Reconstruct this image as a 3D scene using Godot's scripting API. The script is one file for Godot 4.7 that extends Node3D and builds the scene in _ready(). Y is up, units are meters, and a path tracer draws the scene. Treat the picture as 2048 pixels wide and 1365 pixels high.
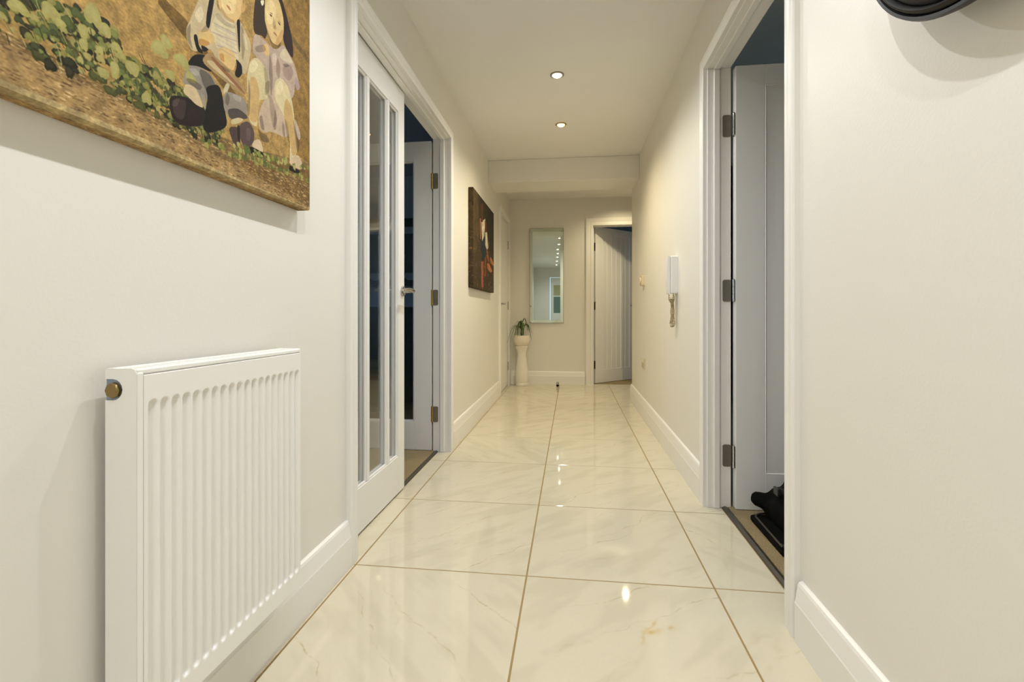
extends Node3D

# Hallway with polished marble tiles. y is up, the corridor runs along -z, metres.
const XL := -0.764        # left wall face
const XR := 0.603         # right wall face
const CEIL := 2.285
const ZF := -5.95         # far wall face
const ZB := 3.0           # wall behind the camera
const T := 0.1            # wall thickness
const LZ0 := -1.636       # left doorway, near lining face
const LZ1 := -2.945       # left doorway, far lining face
const LH := 1.962
const RZ0 := -1.412       # right doorway
const RZ1 := -2.245
const RH := 1.960
const FX0 := 0.262        # far doorway
const FX1 := 1.05
const FH := 1.94
const EZ0 := -5.085       # closed door at the far left
const EZ1 := -5.80
const RWEND := -4.95      # where the right wall stops

var M := {}
var used := {}
var uvf = null

func _ready() -> void:
	make_camera()
	make_sky()
	make_lights()
	make_materials()
	build_floor()
	build_shell()
	build_trim()
	build_doors()
	build_rooms()
	build_radiator()
	build_pictures()
	build_wall_things()
	build_far_things()
	build_bag()

# ---------------------------------------------------------------- camera, sky, lights
func make_camera() -> void:
	var cam := Camera3D.new()
	cam.name = "camera"
	cam.projection = Camera3D.PROJECTION_FRUSTUM
	cam.near = 0.05
	cam.far = 60.0
	var f := 964.0
	cam.size = 1365.0 / f * cam.near
	cam.frustum_offset = Vector2(0.0, -(682.5 - 629.0) / f * cam.near)
	cam.position = Vector3(0, 0.863, 0)
	cam.rotation.y = atan(119.0 / f)
	add_child(cam)
	cam.current = true

func make_sky() -> void:
	var we := WorldEnvironment.new()
	we.name = "world_environment"
	var e := Environment.new()
	e.background_mode = Environment.BG_SKY
	var sky := Sky.new()
	var sm := ProceduralSkyMaterial.new()
	sm.sky_top_color = Color(0.27, 0.36, 0.48)
	sm.sky_horizon_color = Color(0.46, 0.54, 0.62)
	sm.ground_bottom_color = Color(0.36, 0.38, 0.38)
	sm.ground_horizon_color = Color(0.46, 0.54, 0.62)
	sky.sky_material = sm
	e.sky = sky
	e.background_energy_multiplier = SKYE
	e.tonemap_mode = Environment.TONE_MAPPER_LINEAR
	e.tonemap_exposure = EXPO
	e.sdfgi_enabled = true
	e.ssao_enabled = true
	e.ssil_enabled = true
	we.environment = e
	add_child(we)

const SKYE := 8.0
const EXPO := 1.08
const COOL := Color(0.97, 0.985, 1.0)
const MID := Color(1.0, 0.99, 0.93)
const WARM := Color(1.0, 0.93, 0.76)
# x, z, colour, energy of the recessed downlights along the hall
var LAMPS := [
	[-0.085, -2.87, MID, 0.78], [-0.078, -3.625, WARM, 1.05], [-0.085, -2.08, COOL, 0.66], [-0.1, -1.3, COOL, 0.6],
	[-0.085, -0.6, COOL, 0.56], [-0.085, 0.1, COOL, 0.56], [-0.085, 1.0, COOL, 0.75], [-0.085, 2.0, COOL, 0.75], [0.60, -5.49, WARM, 0.66], [1.5, -5.42, WARM, 0.85]]

func make_lights() -> void:
	for q in LAMPS:
		var s := SpotLight3D.new()
		s.name = "downlight_beam"
		s.light_color = q[2]
		s.light_energy = q[3]
		s.spot_angle = 76.0
		s.spot_angle_attenuation = 0.85
		s.spot_range = 12.0
		s.spot_attenuation = 2.0
		s.light_size = 0.013
		s.shadow_enabled = true
		s.position = Vector3(q[0], lamp_ceiling(q[1]) - 0.026, q[1])
		s.rotation.x = -PI / 2
		add_child(s, true)

func lamp_ceiling(_z: float) -> float:
	return CEIL

# ---------------------------------------------------------------- naming
func numbered(called: String) -> String:
	if not used.has(called):
		used[called] = 0
		return called
	used[called] += 1
	return "%s_%03d" % [called, used[called]]

func tag(o: Node3D, label: String, category: String, group := "", kind := "") -> Node3D:
	o.set_meta("label", label)
	o.set_meta("category", category)
	if group != "":
		o.set_meta("group", group)
	if kind != "":
		o.set_meta("kind", kind)
	return o

func thing(called: String, label: String, category: String, at := Vector3.ZERO, turn := 0.0, group := "", kind := "") -> Node3D:
	var o := Node3D.new()
	o.name = numbered(called)
	o.position = at
	o.rotation.y = turn
	add_child(o)
	tag(o, label, category, group, kind)
	return o

func obj(called: String, st: SurfaceTool, m: Material, parent: Node3D = null) -> MeshInstance3D:
	var o := MeshInstance3D.new()
	st.generate_normals()
	o.mesh = st.commit()
	o.material_override = m
	if parent == null:
		o.name = numbered(called)
		add_child(o)
	else:
		o.name = called
		parent.add_child(o, true)
	return o

# ---------------------------------------------------------------- mesh helpers
func mb() -> SurfaceTool:
	var st := SurfaceTool.new()
	st.begin(Mesh.PRIMITIVE_TRIANGLES)
	st.set_smooth_group(-1)
	return st

func vert(st: SurfaceTool, p: Vector3) -> void:
	if uvf != null:
		st.set_uv(uvf.call(p))
	st.add_vertex(p)

func tri(st: SurfaceTool, a: Vector3, b: Vector3, c: Vector3, n: Vector3) -> void:
	vert(st, a)
	if (b - a).cross(c - a).dot(n) > 0.0:
		vert(st, c)
		vert(st, b)
	else:
		vert(st, b)
		vert(st, c)

func quad(st: SurfaceTool, a: Vector3, b: Vector3, c: Vector3, d: Vector3, n: Vector3) -> void:
	tri(st, a, b, c, n)
	tri(st, a, c, d, n)

func box(st: SurfaceTool, lo: Vector3, hi: Vector3, c := 0.0, xf := Transform3D.IDENTITY) -> void:
	# a box from lo to hi whose twelve edges are chamfered by c
	var mid := (lo + hi) / 2
	var h := (hi - lo).abs() / 2
	c = minf(c, minf(h.x, minf(h.y, h.z)) * 0.95)
	var pt := func(s: Vector3, flat: int) -> Vector3:
		var p := Vector3(s.x * (h.x - (0.0 if flat == 0 else c)), s.y * (h.y - (0.0 if flat == 1 else c)), s.z * (h.z - (0.0 if flat == 2 else c)))
		return xf * (mid + p)
	for ax in 3:
		for s in [-1.0, 1.0]:
			var q: Array[Vector3] = []
			for k in [[-1.0, -1.0], [1.0, -1.0], [1.0, 1.0], [-1.0, 1.0]]:
				var v := Vector3.ZERO
				v[ax] = s
				v[(ax + 1) % 3] = k[0]
				v[(ax + 2) % 3] = k[1]
				q.append(pt.call(v, ax))
			var n := Vector3.ZERO
			n[ax] = s
			quad(st, q[0], q[1], q[2], q[3], xf.basis * n)
	if c <= 0.0:
		return
	for ax in 3:                                  # edges along ax
		var b := (ax + 1) % 3
		var d := (ax + 2) % 3
		for sb in [-1.0, 1.0]:
			for sd in [-1.0, 1.0]:
				var v0 := Vector3.ZERO
				v0[ax] = -1.0
				v0[b] = sb
				v0[d] = sd
				var v1 := v0
				v1[ax] = 1.0
				var n := Vector3.ZERO
				n[b] = sb
				n[d] = sd
				quad(st, pt.call(v0, b), pt.call(v1, b), pt.call(v1, d), pt.call(v0, d), xf.basis * n)
	for sx in [-1.0, 1.0]:
		for sy in [-1.0, 1.0]:
			for sz in [-1.0, 1.0]:
				var v := Vector3(sx, sy, sz)
				tri(st, pt.call(v, 0), pt.call(v, 1), pt.call(v, 2), xf.basis * v)

func lathe(st: SurfaceTool, prof: Array, n := 32, xf := Transform3D.IDENTITY, crease := 35.0) -> void:
	# prof: Vector2(radius, height) from the bottom up along the outside
	var g := 0
	for i in prof.size() - 1:
		var p0: Vector2 = prof[i]
		var p1: Vector2 = prof[i + 1]
		var t := p1 - p0
		if i > 0:
			var tp: Vector2 = p0 - prof[i - 1]
			if absf(rad_to_deg(tp.angle_to(t))) > crease:
				g += 1
		st.set_smooth_group(g)
		var nr := Vector2(t.y, -t.x)
		for k in n:
			var a := TAU * k / n
			var b := TAU * (k + 1) / n
			var ca := Vector3(cos(a), 0, sin(a))
			var cb := Vector3(cos(b), 0, sin(b))
			var nn := xf.basis * ((ca + cb) * 0.5 * nr.x + Vector3.UP * nr.y)
			var a0 := xf * (ca * p0.x + Vector3.UP * p0.y)
			var b0 := xf * (cb * p0.x + Vector3.UP * p0.y)
			var a1 := xf * (ca * p1.x + Vector3.UP * p1.y)
			var b1 := xf * (cb * p1.x + Vector3.UP * p1.y)
			if p0.x < 1e-5:
				tri(st, a0, a1, b1, nn)
			elif p1.x < 1e-5:
				tri(st, a0, b0, a1, nn)
			else:
				quad(st, a0, b0, b1, a1, nn)
	st.set_smooth_group(-1)

func tube(st: SurfaceTool, pts: Array, r: float, n := 8, r_end := -1.0) -> void:
	st.set_smooth_group(0)
	var up := Vector3.UP
	var rings: Array = []
	for i in pts.size():
		var p: Vector3 = pts[i]
		var t: Vector3 = (pts[mini(i + 1, pts.size() - 1)] - pts[maxi(i - 1, 0)]).normalized()
		if absf(t.dot(up)) > 0.95:
			up = Vector3.RIGHT if absf(t.x) < 0.9 else Vector3.BACK
		var s := t.cross(up).normalized()
		up = s.cross(t).normalized()
		var rr := r if r_end < 0.0 else lerpf(r, r_end, float(i) / (pts.size() - 1))
		var ring: Array[Vector3] = []
		for k in n:
			var a := TAU * k / n
			ring.append(p + (s * cos(a) + up * sin(a)) * rr)
		rings.append(ring)
	for i in rings.size() - 1:
		for k in n:
			var k2 := (k + 1) % n
			var c: Vector3 = (pts[i] + pts[i + 1]) * 0.5
			var m: Vector3 = (rings[i][k] + rings[i + 1][k2]) * 0.5
			quad(st, rings[i][k], rings[i][k2], rings[i + 1][k2], rings[i + 1][k], m - c)
	for e in [0, rings.size() - 1]:
		st.set_smooth_group(1 + e)
		var p: Vector3 = pts[e]
		var nn: Vector3 = p - pts[1] if e == 0 else p - pts[e - 1]
		for k in n:
			tri(st, p, rings[e][k], rings[e][(k + 1) % n], nn)
	st.set_smooth_group(-1)

func strip_profile(st: SurfaceTool, prof: Array, base: Transform3D, length: float, smooth := false) -> void:
	# prof: Vector2 outline (open, out of the wall = x, up = y), run along base's z for length; ends are capped
	for i in prof.size() - 1:
		var a: Vector2 = prof[i]
		var b: Vector2 = prof[i + 1]
		var n := Vector3((b - a).y, -(b - a).x, 0)
		quad(st, base * Vector3(a.x, a.y, 0), base * Vector3(b.x, b.y, 0), base * Vector3(b.x, b.y, length), base * Vector3(a.x, a.y, length), base.basis * n)
	var poly := PackedVector2Array(prof)
	var ix := Geometry2D.triangulate_polygon(poly)
	for e in [0.0, length]:
		for k in range(0, ix.size(), 3):
			var q: Array[Vector3] = []
			for j in 3:
				q.append(base * Vector3(poly[ix[k + j]].x, poly[ix[k + j]].y, e))
			tri(st, q[0], q[1], q[2], base.basis * Vector3(0, 0, -1.0 if e == 0.0 else 1.0))

func extrude(st: SurfaceTool, poly: PackedVector2Array, depth: float, xf: Transform3D) -> void:
	# closed outline in xf's xy plane, run from z = 0 to depth
	var ix := Geometry2D.triangulate_polygon(poly)
	for e in [0.0, depth]:
		for k in range(0, ix.size(), 3):
			tri(st, xf * Vector3(poly[ix[k]].x, poly[ix[k]].y, e), xf * Vector3(poly[ix[k + 1]].x, poly[ix[k + 1]].y, e), xf * Vector3(poly[ix[k + 2]].x, poly[ix[k + 2]].y, e), xf.basis * Vector3(0, 0, -1.0 if e == 0.0 else 1.0))
	var turn := -1.0 if Geometry2D.is_polygon_clockwise(poly) else 1.0
	for i in poly.size():
		var a := poly[i]
		var b := poly[(i + 1) % poly.size()]
		var n := Vector3((b - a).y, -(b - a).x, 0) * turn
		quad(st, xf * Vector3(a.x, a.y, 0), xf * Vector3(b.x, b.y, 0), xf * Vector3(b.x, b.y, depth), xf * Vector3(a.x, a.y, depth), xf.basis * n)

func door_frame(st: SurfaceTool, prof: Array, xf: Transform3D, a0: float, a1: float, h: float) -> void:
	# mitred surround in xf's xy plane: opening from a0 to a1 (x), 0 to h (y); prof = Vector2(outwards from the opening, out of the wall)
	for i in prof.size() - 1:
		var p: Vector2 = prof[i]
		var q: Vector2 = prof[i + 1]
		var pa := [Vector3(a0 - p.x, 0, p.y), Vector3(a0 - p.x, h + p.x, p.y), Vector3(a1 + p.x, h + p.x, p.y), Vector3(a1 + p.x, 0, p.y)]
		var qa := [Vector3(a0 - q.x, 0, q.y), Vector3(a0 - q.x, h + q.x, q.y), Vector3(a1 + q.x, h + q.x, q.y), Vector3(a1 + q.x, 0, q.y)]
		var outs := [Vector3(-1, 0, 0), Vector3(0, 1, 0), Vector3(1, 0, 0)]
		var dw := q.x - p.x
		var dd := q.y - p.y
		for k in 3:
			var n: Vector3 = outs[k] * -dd + Vector3(0, 0, dw)
			quad(st, xf * pa[k], xf * pa[k + 1], xf * qa[k + 1], xf * qa[k], xf.basis * n)

func rounded(w: float, h: float, r: float, n := 5) -> PackedVector2Array:
	var p := PackedVector2Array()
	for q in [[w / 2 - r, h / 2 - r, 0.0], [-w / 2 + r, h / 2 - r, PI / 2], [-w / 2 + r, -h / 2 + r, PI], [w / 2 - r, -h / 2 + r, PI * 1.5]]:
		for k in n + 1:
			var a: float = q[2] + PI / 2 * k / n
			p.append(Vector2(q[0] + cos(a) * r, q[1] + sin(a) * r))
	return p

func rounded_slab(st: SurfaceTool, w: float, h: float, d: float, r: float, c: float, xf: Transform3D) -> void:
	# a rounded rectangle of depth d whose front edge is bevelled by c
	var a := rounded(w, h, r)
	var b := rounded(w - 2 * c, h - 2 * c, maxf(r - c, 0.0005))
	var m := a.size()
	for i in m:
		var j := (i + 1) % m
		var n := Vector3(a[i].x + a[j].x, a[i].y + a[j].y, 0) * 0.5
		quad(st, xf * Vector3(a[i].x, a[i].y, 0), xf * Vector3(a[j].x, a[j].y, 0), xf * Vector3(a[j].x, a[j].y, d - c), xf * Vector3(a[i].x, a[i].y, d - c), xf.basis * n)
		quad(st, xf * Vector3(a[i].x, a[i].y, d - c), xf * Vector3(a[j].x, a[j].y, d - c), xf * Vector3(b[j].x, b[j].y, d), xf * Vector3(b[i].x, b[i].y, d), xf.basis * (n.normalized() + Vector3(0, 0, 1)))
		tri(st, xf * Vector3(0, 0, d), xf * Vector3(b[i].x, b[i].y, d), xf * Vector3(b[j].x, b[j].y, d), xf.basis * Vector3(0, 0, 1))
		tri(st, xf * Vector3(0, 0, 0), xf * Vector3(a[i].x, a[i].y, 0), xf * Vector3(a[j].x, a[j].y, 0), xf.basis * Vector3(0, 0, -1))

func along(o: Vector3, x: Vector3, y: Vector3, z: Vector3) -> Transform3D:
	return Transform3D(Basis(x, y, z), o)

# ---------------------------------------------------------------- materials
func mat(col: Color, rough: float, metal := 0.0, spec := 0.5) -> StandardMaterial3D:
	var m := StandardMaterial3D.new()
	m.albedo_color = col
	m.roughness = rough
	m.metallic = metal
	m.metallic_specular = spec
	return m

func noise(freq: float, oct := 4, sd := 1) -> FastNoiseLite:
	var n := FastNoiseLite.new()
	n.seed = sd
	n.frequency = freq
	n.fractal_octaves = oct
	return n

func noise_tex(freq: float, size := 512, oct := 4, sd := 1) -> NoiseTexture2D:
	var t := NoiseTexture2D.new()
	t.noise = noise(freq, oct, sd)
	t.width = size
	t.height = size
	t.seamless = true
	return t

func bump(m: StandardMaterial3D, t: Texture2D, cm: float, scale: float) -> void:
	m.heightmap_enabled = true
	m.heightmap_texture = t
	m.heightmap_scale = cm
	m.uv1_triplanar = true
	m.uv1_world_triplanar = true
	m.uv1_scale = Vector3.ONE * scale

func marble(sd: int, stain: bool) -> ImageTexture:
	# pale stone: soft clouds, then long wandering veins drawn as rows of soft dots into a mask
	var n := 640
	var rng := RandomNumberGenerator.new()
	rng.seed = sd
	var vein := PackedFloat32Array()
	vein.resize(n * n)
	var gold := PackedFloat32Array()
	gold.resize(n * n)
	var wander := noise(0.012, 3, sd + 5)
	for k in 11:
		var strong := k < 4
		var p := Vector2(rng.randf_range(-120, n * 0.9), rng.randf_range(0.1 * n, n + 120.0))
		var dir := deg_to_rad(-38.0 + rng.randf_range(-14, 14))
		var length := rng.randf_range(180, 700) if not strong else rng.randf_range(420, 900)
		var wide := rng.randf_range(2.0, 3.5) if strong else rng.randf_range(3.0, 9.0)
		var force := rng.randf_range(0.55, 0.9) if strong else rng.randf_range(0.10, 0.25)
		stroke(vein, n, p, dir, length, wide, force, wander, k * 97.0)
	if stain:
		stroke(gold, n, Vector2(352, 322), deg_to_rad(-66.0), 150.0, 6.0, 0.9, wander, 11.0)
		stroke(gold, n, Vector2(372, 268), deg_to_rad(-48.0), 60.0, 8.0, 0.9, wander, 50.0)
		stroke(gold, n, Vector2(440, 240), deg_to_rad(-20.0), 22.0, 5.0, 0.5, wander, 80.0)
	var im := Image.create(n, n, false, Image.FORMAT_RGB8)
	var cloud := noise(0.006, 3, sd + 13)
	var fine := noise(0.05, 2, sd + 21)
	var base := Color("dcd3bc")
	var grey := Color("c9c0a8")
	for y in n:
		for x in n:
			var u := (x + y) * 0.7
			var v := (x - y) * 0.7
			var c := smoothstep(-0.1, 0.5, cloud.get_noise_2d(v * 0.35, u * 1.3))
			var col := base.lerp(grey, c * 0.4 + 0.04 * fine.get_noise_2d(x, y))
			col = col.lerp(Color("a08a58"), minf(vein[x + y * n], 1.0) * 0.52)
			col = col.lerp(Color("c08a34"), minf(gold[x + y * n], 1.0) * 0.62)
			im.set_pixel(x, y, col)
	return ImageTexture.create_from_image(im)

func stroke(into: PackedFloat32Array, n: int, p: Vector2, dir: float, length: float, wide: float, force: float, wander: FastNoiseLite, off: float) -> void:
	var step := 1.5
	var t := 0.0
	while t < length:
		var a := dir + wander.get_noise_2d(t + off, off) * 0.9
		p += Vector2(cos(a), sin(a)) * step
		var w := wide * (0.6 + 0.8 * absf(wander.get_noise_2d(t * 1.7, off + 300.0)) * 2.0)
		var f := force * sin(PI * t / length) * clampf(0.45 + 1.6 * wander.get_noise_2d(off + 500.0, t * 1.2), 0.45 if force > 0.89 else 0.08, 1.0)
		var r := int(ceil(w * 2.0))
		for dy in range(-r, r + 1):
			var y := int(p.y) + dy
			if y < 0 or y >= n:
				continue
			for dx in range(-r, r + 1):
				var x := int(p.x) + dx
				if x < 0 or x >= n:
					continue
				var k := f * exp(-(dx * dx + dy * dy) / (w * w))
				if k > into[x + y * n]:
					into[x + y * n] = k
		t += step

func make_materials() -> void:
	M.wall = mat(Color("ebe7de"), 0.42, 0.0, 0.5)
	bump(M.wall, noise_tex(0.09, 512, 3, 3), 0.014, 2.2)
	M.ceiling = mat(Color("edebe6"), 0.9, 0.0, 0.3)
	M.wood = mat(Color("f3f0ea"), 0.32, 0.0, 0.5)
	M.door = mat(Color("f0eeea"), 0.4, 0.0, 0.5)
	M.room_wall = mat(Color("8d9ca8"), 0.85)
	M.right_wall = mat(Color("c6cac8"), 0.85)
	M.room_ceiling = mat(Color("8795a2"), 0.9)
	M.chrome = mat(Color("bcbcb8"), 0.14, 1.0)
	M.steel = mat(Color("9c968a"), 0.42, 0.75)
	M.brass = mat(Color("b59a5c"), 0.28, 1.0)
	M.dark_metal = mat(Color("302c28"), 0.35, 0.8)
	M.strip = mat(Color("55524c"), 0.4, 0.6)
	M.grout = mat(Color("a0875a"), 0.9)
	M.carpet = mat(Color("a08d6a"), 1.0, 0.0, 0.2)
	var ct := noise_tex(0.12, 512, 3, 9)
	var g := Gradient.new()
	g.set_color(0, Color("8f7c58"))
	g.set_color(1, Color("c4b18c"))
	ct.color_ramp = g
	M.carpet.albedo_color = Color.WHITE
	M.carpet.albedo_texture = ct
	bump(M.carpet, noise_tex(0.15, 512, 2, 10), 0.5, 3.0)
	M.glass = mat(Color(0.75, 0.85, 0.88, 0.008), 0.01)
	M.glass.transparency = BaseMaterial3D.TRANSPARENCY_ALPHA
	M.enamel = mat(Color("f4f2ec"), 0.28, 0.0, 0.5)
	M.ceramic = mat(Color("efe9dc"), 0.12, 0.0, 0.6)
	M.plastic = mat(Color("e9e7e4"), 0.4)
	M.black = mat(Color("060606"), 0.85, 0.0, 0.25)
	M.black_gloss = mat(Color("100f0e"), 0.42, 0.0, 0.4)
	M.mirror = mat(Color("cdd8cf"), 0.0, 1.0)
	M.tile = []
	for k in 4:
		var m := mat(Color("ffffff"), 0.045, 0.0, 0.5)
		m.albedo_texture = marble(31 + k * 17, k == 0)
		M.tile.append(m)
	M.glow = mat(Color("fff4e0"), 0.4)
	M.glow.emission_enabled = true
	M.glow.emission = Color("fff3dc")
	M.glow.emission_energy_multiplier = 6.0
	M.glow_warm = M.glow.duplicate()
	M.glow_warm.emission = Color("ffe2b0")

# ---------------------------------------------------------------- floor
func build_floor() -> void:
	var st := mb()
	box(st, Vector3(-0.86, -0.12, -6.1), Vector3(0.70, -0.0009, 3.1))
	box(st, Vector3(0.70, -0.12, -6.1), Vector3(2.2, -0.0009, RWEND + 0.1))
	var fl := obj("floor", st, M.grout)
	tag(fl, "cream polished marble tile floor of the hallway with tan grout joints", "floor", "", "structure")
	var xs := [-0.832, -0.738, -0.147, 0.447, 0.664]
	var g := 0.0027
	var k := 0
	for r in 15:
		var z0 := -1.583 - 0.594 * (r - 7)
		if r == 0:
			z0 = -1.583 + 0.594 * 7
		var z1 := z0 - 0.594
		z0 = minf(z0, 3.0)
		if z1 > 3.0 or z0 < -6.05:
			continue
		z1 = maxf(z1, -6.05)
		var cols: Array = []
		for i in xs.size() - 1:
			cols.append([xs[i], xs[i + 1]])
		if z1 < RWEND:
			cols[3] = [0.447, 1.041]
			cols.append([1.041, 1.635])
			cols.append([1.635, 2.1])
		for c in cols.size():
			var za := z0
			if c >= 4 and z0 > RWEND:
				za = RWEND
			add_tile(fl, cols[c][0] + g, cols[c][1] - g, za - g, z1 + g, k)
			k += 1
	for q in [["floor_left_room", Vector3(-5.0, -0.12, -4.9), Vector3(-0.853, 0.006, 0.6), "beige carpet floor of the dim room beyond the left doorway"],
			["floor_right_room", Vector3(0.69, -0.12, -4.84), Vector3(3.4, 0.006, 0.6), "beige carpet floor of the dim room beyond the right doorway"],
			["floor_far_room", Vector3(-0.9, -0.12, -9.0), Vector3(2.6, 0.004, -6.06), "beige carpet floor of the dark room beyond the far plank door"]]:
		st = mb()
		box(st, q[1], q[2])
		tag(obj(q[0], st, M.carpet), q[3], "floor", "", "structure")
	st = mb()
	strip_profile(st, [Vector2(0, 0), Vector2(0.002, 0.005), Vector2(0.011, 0.009), Vector2(0.02, 0.005), Vector2(0.022, 0)], along(Vector3(-0.853, 0, LZ1 + 0.001), Vector3(1, 0, 0), Vector3(0, 1, 0), Vector3(0, 0, 1)), 1.307)
	tag(obj("trim_1", st, M.strip), "dark metal threshold strip between tiles and carpet in the left doorway", "threshold", "", "structure")
	st = mb()
	strip_profile(st, [Vector2(0, 0), Vector2(0.002, 0.005), Vector2(0.013, 0.009), Vector2(0.024, 0.005), Vector2(0.026, 0)], along(Vector3(0.664, 0, RZ1 + 0.001), Vector3(1, 0, 0), Vector3(0, 1, 0), Vector3(0, 0, 1)), 0.831)
	tag(obj("trim_2", st, M.strip), "dark metal threshold strip in front of the black bag in the right doorway", "threshold", "", "structure")

func add_tile(fl: Node3D, x0: float, x1: float, z0: float, z1: float, k: int) -> void:
	var st := mb()
	var ang := (k * 7 % 4) * PI / 2
	var c := Vector3((x0 + x1) / 2, 0, (z0 + z1) / 2)
	if k % 3 != 1 or tile_kind(c, k) == 0:
		ang = 0.0
	uvf = func(p: Vector3) -> Vector2:
		return Vector2(p.x - c.x, p.z - c.z).rotated(ang) / 0.6 + Vector2(0.5, 0.5)
	box(st, Vector3(x0, -0.011, minf(z0, z1)), Vector3(x1, 0, maxf(z0, z1)), 0.0008)
	uvf = null
	obj("tile", st, M.tile[tile_kind(c, k)], fl)

func tile_kind(c: Vector3, k: int) -> int:
	if absf(c.x - 0.15) < 0.05 and absf(c.z + 1.286) < 0.05:
		return 0
	return 1 + (k * 5 + k / 4) % 3

# ---------------------------------------------------------------- walls and ceiling
func build_shell() -> void:
	var st := mb()
	# left wall, with the double doorway and the far door
	var x0 := XL - T
	for q in [[ZB + T, LZ0 + 0.02, 0.0, CEIL], [LZ0 + 0.02, LZ1 - 0.02, LH + 0.02, CEIL], [LZ1 - 0.02, EZ0 + 0.015, 0.0, CEIL], [EZ0 + 0.015, EZ1 - 0.015, 1.98, CEIL], [EZ1 - 0.015, ZF - T, 0.0, CEIL]]:
		box(st, Vector3(x0, q[2], q[1]), Vector3(XL, q[3], q[0]))
	tag(obj("wall_left", st, M.wall), "cream painted left wall of the hallway with the glazed double doorway", "wall", "", "structure")
	st = mb()
	for q in [[ZB + T, RZ0 + 0.02, 0.0, CEIL], [RZ0 + 0.02, RZ1 - 0.02, RH + 0.02, CEIL], [RZ1 - 0.02, RWEND, 0.0, CEIL]]:
		box(st, Vector3(XR, q[2], q[1]), Vector3(XR + T, q[3], q[0]))
	tag(obj("wall_right", st, M.wall), "cream painted right wall with the intercom and the right doorway", "wall", "", "structure")
	st = mb()
	box(st, Vector3(XR + T, 0, RWEND), Vector3(2.2, CEIL, RWEND + T))
	box(st, Vector3(2.1, 0, ZF), Vector3(2.2, CEIL, RWEND))
	tag(obj("wall_side", st, M.wall), "walls of the side passage that opens behind the end of the right wall", "wall", "", "structure")
	st = mb()
	for q in [[XL, FX0 - 0.02, 0.0, CEIL], [FX0 - 0.02, FX1 + 0.02, FH + 0.02, CEIL], [FX1 + 0.02, 2.2, 0.0, CEIL]]:
		box(st, Vector3(q[0], q[2], ZF - T), Vector3(q[1], q[3], ZF))
	tag(obj("wall_far", st, M.wall), "beige far end wall that carries the bevelled mirror", "wall", "", "structure")
	st = mb()
	for q in [[XL, -0.27, 0.0, CEIL], [-0.27, 0.59, 2.0, CEIL], [0.59, XR + T, 0.0, CEIL]]:
		box(st, Vector3(q[0], q[2], ZB), Vector3(q[1], q[3], ZB + T))
	tag(obj("wall_back", st, M.wall), "wall at the entrance end of the hallway, seen only in the mirror", "wall", "", "structure")
	# ceiling
	st = mb()
	box(st, Vector3(XL - T, CEIL, ZF - T), Vector3(XR + T, CEIL + 0.12, ZB + T))
	box(st, Vector3(XR + T, CEIL, ZF - T), Vector3(2.2, CEIL + 0.12, RWEND + T))
	tag(obj("ceiling", st, M.ceiling), "flat cream ceiling with recessed downlights in a row", "ceiling", "", "structure")
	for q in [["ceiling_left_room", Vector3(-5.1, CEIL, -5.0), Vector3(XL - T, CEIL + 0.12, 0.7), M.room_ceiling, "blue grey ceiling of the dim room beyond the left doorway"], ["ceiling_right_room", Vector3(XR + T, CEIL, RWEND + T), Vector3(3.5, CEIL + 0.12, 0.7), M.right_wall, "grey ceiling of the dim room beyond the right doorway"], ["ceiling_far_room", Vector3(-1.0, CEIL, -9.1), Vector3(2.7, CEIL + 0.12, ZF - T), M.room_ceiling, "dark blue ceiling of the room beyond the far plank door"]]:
		st = mb()
		box(st, q[1], q[2])
		tag(obj(q[0], st, q[3]), q[4], "ceiling", "", "structure")
	st = mb()
	box(st, Vector3(XL, 2.078, -4.77), Vector3(XR, CEIL - 0.0005, -4.40), 0.003)
	tag(obj("trim_3", st, M.wall), "cream boxed beam crossing the ceiling before the mirror wall", "beam", "", "structure")

# ---------------------------------------------------------------- skirting, linings, architraves
var SKIRT := [Vector2(0.0, 0.0), Vector2(0.02, 0.0), Vector2(0.02, 0.104), Vector2(0.0185, 0.108), Vector2(0.012, 0.150), Vector2(0.009, 0.157), Vector2(0.004, 0.160), Vector2(0.0, 0.161)]
var ARCH := [Vector2(0.0, 0.0), Vector2(0.0, 0.017), Vector2(0.002, 0.019), Vector2(0.016, 0.0195), Vector2(0.019, 0.017), Vector2(0.024, 0.0165), Vector2(0.030, 0.0195), Vector2(0.046, 0.021), Vector2(0.050, 0.0185), Vector2(0.052, 0.014), Vector2(0.052, 0.0)]

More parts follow.
